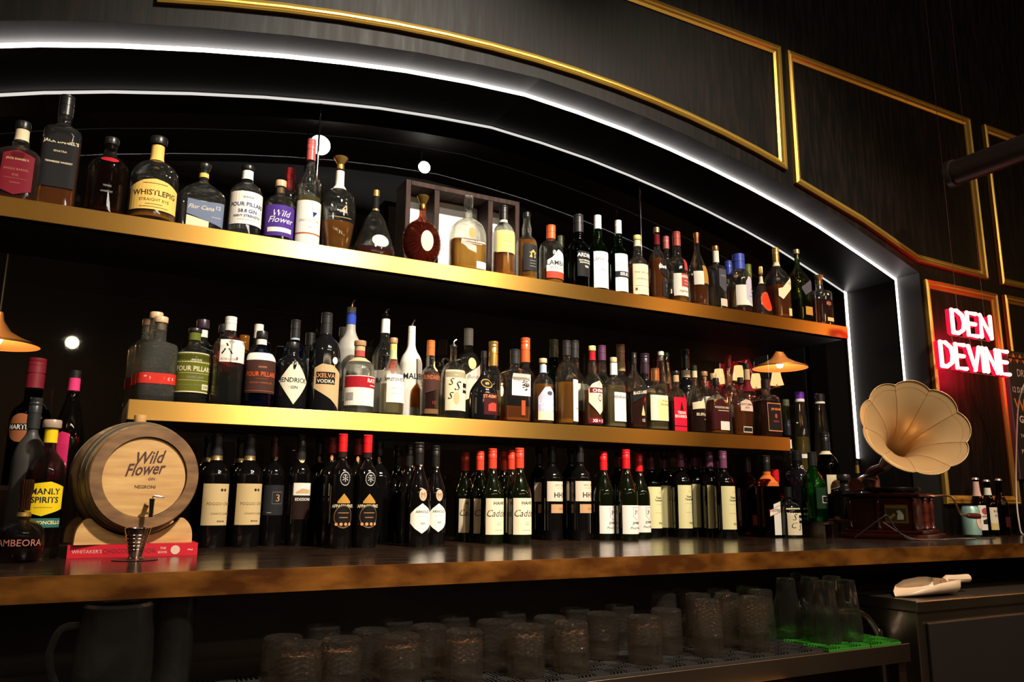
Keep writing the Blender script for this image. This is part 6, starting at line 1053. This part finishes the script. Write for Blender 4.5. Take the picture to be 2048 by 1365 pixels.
# black cable coil in front of the gramophone
mb = MB(); mb.tube(catmull([(-.13, .10, .006), (-.115, .0, .075), (-.10, -.015, .085), (-.06, -.015, .04), (-.01, -.02, .006), (.06, -.04, .0032), (.15, -.05, .0032), (.25, -.04, .0032), (.33, -.05, .0032), (.44, -.06, .0032)], 8), .0026, 6)
mb.tube(catmull([(-.08, .02, .062), (-.035, -.02, .02), (.02, -.045, .0032), (.12, -.07, .0032), (.22, -.065, .0032), (.30, -.07, .0032)], 8), .0022, 6)
tag(mb.build('power_cable', principled('black_cable', (.05, .04, .04), .3), None, True, loc=(2.60, 1.90, -.1348)), 'tangled dark cable lying in front of the gramophone base', 'cable')

# ---------------------------------------------------------------- can on the counter
t = thing('drink_can', 'mint green drink can with a pink round logo, left of the beer bottles', 'can', (3.115, 1.975, -.1347), None, .25)
mb = MB(); mb.lathe([(0, .001), (.024, 0), (.033, .009), (.033, .103), (.0265, .117), (.0272, .1195), (.0255, .1195), (.025, .1165), (0, .1165)], 36); mb.build('can_body', [principled('mint_can', (.30, .50, .44), .32, .35)], t, True)
SH['can'] = ([(0, 1), (.5, 1), (1, 1)], 2, 1); OUT['can'] = outline('can')
labelmesh('can', .033, .12, [('O', .15, .50, .85, .30, 'pink'), ('O', .15, .50, .80, .28, 'palepink'), ('T', 'C', .15, .52, .28, 'pink', 'b'), ('O', .15, .27, .5, .02, 'paleblue')], t, 'printed_logo')

# ---------------------------------------------------------------- neon sign
t = thing('neon_sign', 'hanging red and white neon sign reading DEN DEVINE in two lines', 'sign', (3.0, 1.95, .52))
neon = emis('neon_tube', (1.0, .36, .28), 5); STK = {
 'D': [[(0, 0), (0, 1), (.28, 1), (.55, .82), (.62, .5), (.55, .18), (.28, 0), (0, 0)]], 'E': [[(.5, 1), (0, 1), (0, 0), (.52, 0)], [(0, .52), (.42, .52)]],
 'N': [[(0, 0), (0, 1), (.56, 0), (.56, 1)]], 'V': [[(0, 1), (.30, 0), (.60, 1)]], 'I': [[(0, 0), (0, 1)]]}
WD = {'D': .62, 'E': .52, 'N': .56, 'V': .60, 'I': .02}
def word(s, xa, xb, z0, hgt):
    tot = sum(WD[c] for c in s)+.20*(len(s)-1); k = (xb-xa)/tot; x = xa
    for c in s:
        mb = MB()
        for st in STK[c]:
            pts = [(x+a*k, 0, z0+b*hgt) for a, b in st]
            mb.tube(pts, .0085, 10)
            for p in pts: mb.lathe([(0, -.0085), (.006, -.006), (.0085, 0), (.006, .006), (0, .0085)], 10, p)
        o = mb.build('neon_letter', neon, t, True)
        mb = MB()
        for st in STK[c]:
            pts = [(x+a*k, .0135, z0+b*hgt) for a, b in st]
            mb.tube(pts, .0118, 8)
        mb.build('halo_backing', emis('red_halo_glow', (1, .006, .03), 1.6), o)  # glowing backing added to give the letters their red halo
        x += (WD[c]+.20)*k
word('DEN', .085, .345, .158, .095)
word('DEVINE', -.010, .445, .012, .098)
rod = principled('sign_wire', (.35, .2, .2), .3, .8)
for xs, z in ((.10, .148), (.22, .148), (.30, .148)):
    mb = MB(); mb.tube([(xs, .02, z+.004), (xs+.005, .02, z-.035)], .0018, 6); mb.build('wire_link', rod, t)
for z, xa, xb in ((.150, .08, .35), (.003, -.015, .45)):
    mb = MB(); mb.tube([(xa, .02, z), (xb, .02, z)], .002, 6); mb.build('support_bar', rod, t)
for xs in (.150, .335):
    mb = MB(); mb.tube([(xs, .015, .255), (xs, .015, 2.229)], .0009, 5); mb.build('suspension_cable', rod, t)
mb = MB(); mb.tube(catmull([(3.60, 1.975, .515), (3.585, 1.99, .47), (3.600, 2.02, .40), (3.612, 2.05, .25), (3.60, 2.06, .12), (3.565, 2.05, .0), (3.53, 2.03, -.08), (3.525, 2.02, -.1305), (3.52, 1.98, -.1310)], 6), .0032, 8)
tag(mb.build('sign_cord', principled('white_cord', (.75, .68, .58), .4), None, True), 'thin white power cord running down from the neon sign to the counter', 'cord')
ng = area(3.385, 1.985, .62, 3.36, 2.3, .62, 5.0, .15, .22, (1, .01, .04)); ng.name = 'neon_wall_fill'  # hidden red lamp added to spread the sign's glow over the wall


# ---------------------------------------------------------------- chalkboard
t = thing('chalkboard', 'black menu chalkboard with chalk lettering and a zigzag strip, right edge', 'chalkboard', (3.69, 2.095, .10))
mb = MB(); mb.box(0, .62, 0, .012, 0, .585); mb.build('board', principled('chalkboard_black', (.014, .012, .013), .5), t)
mb = MB(); 
flat_text(mb, 'DRINK', .130, .485, .034, -.001, '', 0, .12); flat_text(mb, '12 DAYS', .075, .405, .026, -.001, '', 0, .11); flat_text(mb, 'GIN', .085, .27, .034, -.001, 'b', 0); flat_text(mb, 'TAP', .06, .195, .014, -.001, '', 0); flat_text(mb, 'MENU', .075, .125, .02, -.001, '', 0)
flat_text(mb, 'WINE', .120, .335, .058, -.001, 'b', 1, .20); flat_text(mb, 'MM', .075, .09, .026, -.001, 'b', 1)
for r_, (zz, cc) in enumerate(((.560, 2), (.543, 1))):
    for i in range(20):
        x = -.012+i*.026; mb.add([(x, -.002, zz), (x+.013, -.002, zz+.016), (x+.026, -.002, zz), (x+.013, -.002, zz-.016)], [(0, 3, 2, 1)], 1 if (i % 2 == r_ % 2) else 2)
mb.build('chalk_writing', [pm('offwhite'), principled('orange_chalk', (.62, .22, .03), .6), principled('dark_zigzag', (.10, .03, .015), .6)], t)
mb = MB(); mb.box(-.010, -.0003, -.004, .012, 0, .585); mb.build('frame_edge', principled('grey_board_edge', (.10, .08, .10), .4), t)
# paper and bowl at the right end
mb = MB(); mb.box(0, .30, 0, .08, 0, .026); tag(mb.build('paper_stack', principled('white_paper', (.62, .50, .46), .6), None, loc=(3.55, 1.905, -.1347), bevel=.001), 'stack of white papers at the right end of the counter', 'paper')
t = thing('drinks_carafe', 'dark round vessel standing behind the papers at the right end of the counter', 'vessel', (3.69, 2.045, -.1347))
mb = MB(); mb.lathe([(0, 0), (.03, 0), (.05, .02), (.055, .06), (.04, .10), (.022, .125), (.024, .15), (0, .15)], 28); mb.build('vessel_body', principled('dark_red_glaze', (.10, .04, .035), .2), t, True)

# ---------------------------------------------------------------- ceiling pipe, right
t = thing('ceiling_pipe', 'dark round pipe overhead catching red neon light, upper right', 'pipe', (2.97, 1.82, 1.29))
mb = MB(); mb.tube([(0, 0, 0), (0, -1.6, 0)], .050, 24); mb.build('pipe_body', principled('dark_pipe', (.010, .006, .006), .42, 0, .3), t, True)
mb = MB(); mb.tube([(0, .003, 0), (0, -.02, 0)], .056, 24); mb.build('end_collar', principled('dark_collar', (.012, .008, .008), .4, .2), t, True)
mb = MB(); mb.tube([(0, -.8, .0505), (0, -.8, 1.4592)], .004, 8); mb.build('hanger', principled('dark_collar', (.04, .03, .03), .25, .5), t)

# ---------------------------------------------------------------- lamps of the room (seen in the mirror)
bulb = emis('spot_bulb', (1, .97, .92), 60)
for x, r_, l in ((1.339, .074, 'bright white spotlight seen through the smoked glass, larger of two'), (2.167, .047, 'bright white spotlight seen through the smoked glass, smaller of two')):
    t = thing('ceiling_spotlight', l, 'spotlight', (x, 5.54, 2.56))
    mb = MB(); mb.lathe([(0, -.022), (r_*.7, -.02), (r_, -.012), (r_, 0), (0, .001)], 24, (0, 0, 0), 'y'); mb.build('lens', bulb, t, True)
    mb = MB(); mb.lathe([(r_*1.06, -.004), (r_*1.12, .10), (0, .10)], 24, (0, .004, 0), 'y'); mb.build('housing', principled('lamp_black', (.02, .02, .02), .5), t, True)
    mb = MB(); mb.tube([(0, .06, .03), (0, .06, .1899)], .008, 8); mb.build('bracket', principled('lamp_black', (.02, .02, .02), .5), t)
dish = principled('brass_dish', (.75, .36, .13), .42, .55); fil = emis('warm_bulb', (1, .62, .25), 40)
def pendant(x, y, z, r_, l):
    t = thing('pendant_lamp', l, 'lamp', (x, y, z))
    mb = MB(); mb.lathe([(r_, 0), (r_*.98, .012), (r_*.6, .045), (r_*.3, .085), (r_*.12, .15), (r_*.08, .20), (.01, .205)], 40); mb.lathe([(r_*.99, -.001), (r_*.96, .008), (r_*.58, .040), (r_*.26, .078), (.02, .12)][::-1], 40); mb.build('dish_shade', dish, t, True)
    mb = MB(); mb.lathe([(0, -.03), (.022, -.022), (.032, 0), (.026, .022), (0, .045)], 20, (0, 0, .03)); mb.build('bulb', fil, t, True)
    mb = MB(); mb.tube([(0, 0, .203), (0, 0, 2.7495-z)], .005, 6); mb.build('cable', principled('lamp_black', (.02, .02, .02), .5), t)
    point('pendant_and_fill_light', x, y, z-.05, 20, .04, (1, .58, .26)); point('pendant_and_fill_light', x-.12, y-.30, z+.32, 22, .03, (1, .7, .4))  # first is the bulb; second is an added fill lighting the dish
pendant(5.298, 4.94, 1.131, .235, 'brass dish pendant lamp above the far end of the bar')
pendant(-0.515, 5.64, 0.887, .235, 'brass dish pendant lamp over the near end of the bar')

shade = emis('lit_fabric_shade', (1, .62, .26), 3.0)
# string of small warm bulbs across the room
t = thing('festoon_lights', 'string of small warm bulbs across the room', 'light string', (1.0, -2.6, 1.30))
mb = MB(); mb.tube([(x*.1-3, 0, .05+.03*math.cos(x*.9)) for x in range(0, 80)], .004, 5); mb.build('cord', principled('lamp_black', (.02, .02, .02), .5), t)
fb = emis('festoon_bulb', (1, .80, .52), 30)
proto = None
for i in range(9):
    x = -2.4+i*.62
    point('festoon_light', x+1.0, -2.55, 1.30, 7, .05, (1, .78, .5))
    if proto is None:
        mb = MB(); mb.lathe([(0, -.02), (.015, -.013), (.02, 0), (.012, .017), (0, .024)], 12); proto = mb.build('bulb', fb, t, True, loc=(x, 0, 0))
    else:
        c = proto.copy(); C.objects.link(c); c.location = (x, 0, 0)
# fixtures of the front room's lamps and housing of the added strip light (overhead, behind and beside the viewpoint)
lb = principled('lamp_black', (.02, .02, .02), .5)
t = thing('added_strip_lamp', 'unseen slim housing added for the bottle-highlight strip light', 'lamp', (2.0, -2.13, 2.34))  # housing made up for the added strip light, out of view
mb = MB(); mb.box(-1.47, 1.47, -.05, .05, .03, .07); mb.build('lamp_housing', lb, t, bevel=.004)
for x in (-1.2, 1.2):
    mb = MB(); mb.tube([(x, 0, .0702), (x, 0, .4098)], .003, 6); mb.build('hanger', lb, t)
for x, y, z, tx, ty, tz, l in ((1.339, -.26, 2.56, .70, 2.25, .45, 'black track spotlight over the bar, the middle one'), (2.167, -.26, 2.55, 2.1, 2.25, .35, 'black track spotlight over the bar, the right one'), (-1.6, -.4, 2.45, .15, 2.1, 0, 'black track spotlight over the bar, the left one')):
    t = thing('track_spotlight', l, 'spotlight', (x, y, z)); d = (Vector((tx, ty, tz))-Vector((x, y, z))).normalized()
    mb = MB(); mb.tube([tuple(-d*.10), tuple(-d*.22)], [.05, .045], 20); mb.build('housing', lb, t, True)
    mb = MB(); mb.tube([(-d.x*.16, -d.y*.16, -d.z*.16+.04), (-d.x*.16, -d.y*.16, 2.7498-z)], .008, 8); mb.build('bracket', lb, t)
fab = shade
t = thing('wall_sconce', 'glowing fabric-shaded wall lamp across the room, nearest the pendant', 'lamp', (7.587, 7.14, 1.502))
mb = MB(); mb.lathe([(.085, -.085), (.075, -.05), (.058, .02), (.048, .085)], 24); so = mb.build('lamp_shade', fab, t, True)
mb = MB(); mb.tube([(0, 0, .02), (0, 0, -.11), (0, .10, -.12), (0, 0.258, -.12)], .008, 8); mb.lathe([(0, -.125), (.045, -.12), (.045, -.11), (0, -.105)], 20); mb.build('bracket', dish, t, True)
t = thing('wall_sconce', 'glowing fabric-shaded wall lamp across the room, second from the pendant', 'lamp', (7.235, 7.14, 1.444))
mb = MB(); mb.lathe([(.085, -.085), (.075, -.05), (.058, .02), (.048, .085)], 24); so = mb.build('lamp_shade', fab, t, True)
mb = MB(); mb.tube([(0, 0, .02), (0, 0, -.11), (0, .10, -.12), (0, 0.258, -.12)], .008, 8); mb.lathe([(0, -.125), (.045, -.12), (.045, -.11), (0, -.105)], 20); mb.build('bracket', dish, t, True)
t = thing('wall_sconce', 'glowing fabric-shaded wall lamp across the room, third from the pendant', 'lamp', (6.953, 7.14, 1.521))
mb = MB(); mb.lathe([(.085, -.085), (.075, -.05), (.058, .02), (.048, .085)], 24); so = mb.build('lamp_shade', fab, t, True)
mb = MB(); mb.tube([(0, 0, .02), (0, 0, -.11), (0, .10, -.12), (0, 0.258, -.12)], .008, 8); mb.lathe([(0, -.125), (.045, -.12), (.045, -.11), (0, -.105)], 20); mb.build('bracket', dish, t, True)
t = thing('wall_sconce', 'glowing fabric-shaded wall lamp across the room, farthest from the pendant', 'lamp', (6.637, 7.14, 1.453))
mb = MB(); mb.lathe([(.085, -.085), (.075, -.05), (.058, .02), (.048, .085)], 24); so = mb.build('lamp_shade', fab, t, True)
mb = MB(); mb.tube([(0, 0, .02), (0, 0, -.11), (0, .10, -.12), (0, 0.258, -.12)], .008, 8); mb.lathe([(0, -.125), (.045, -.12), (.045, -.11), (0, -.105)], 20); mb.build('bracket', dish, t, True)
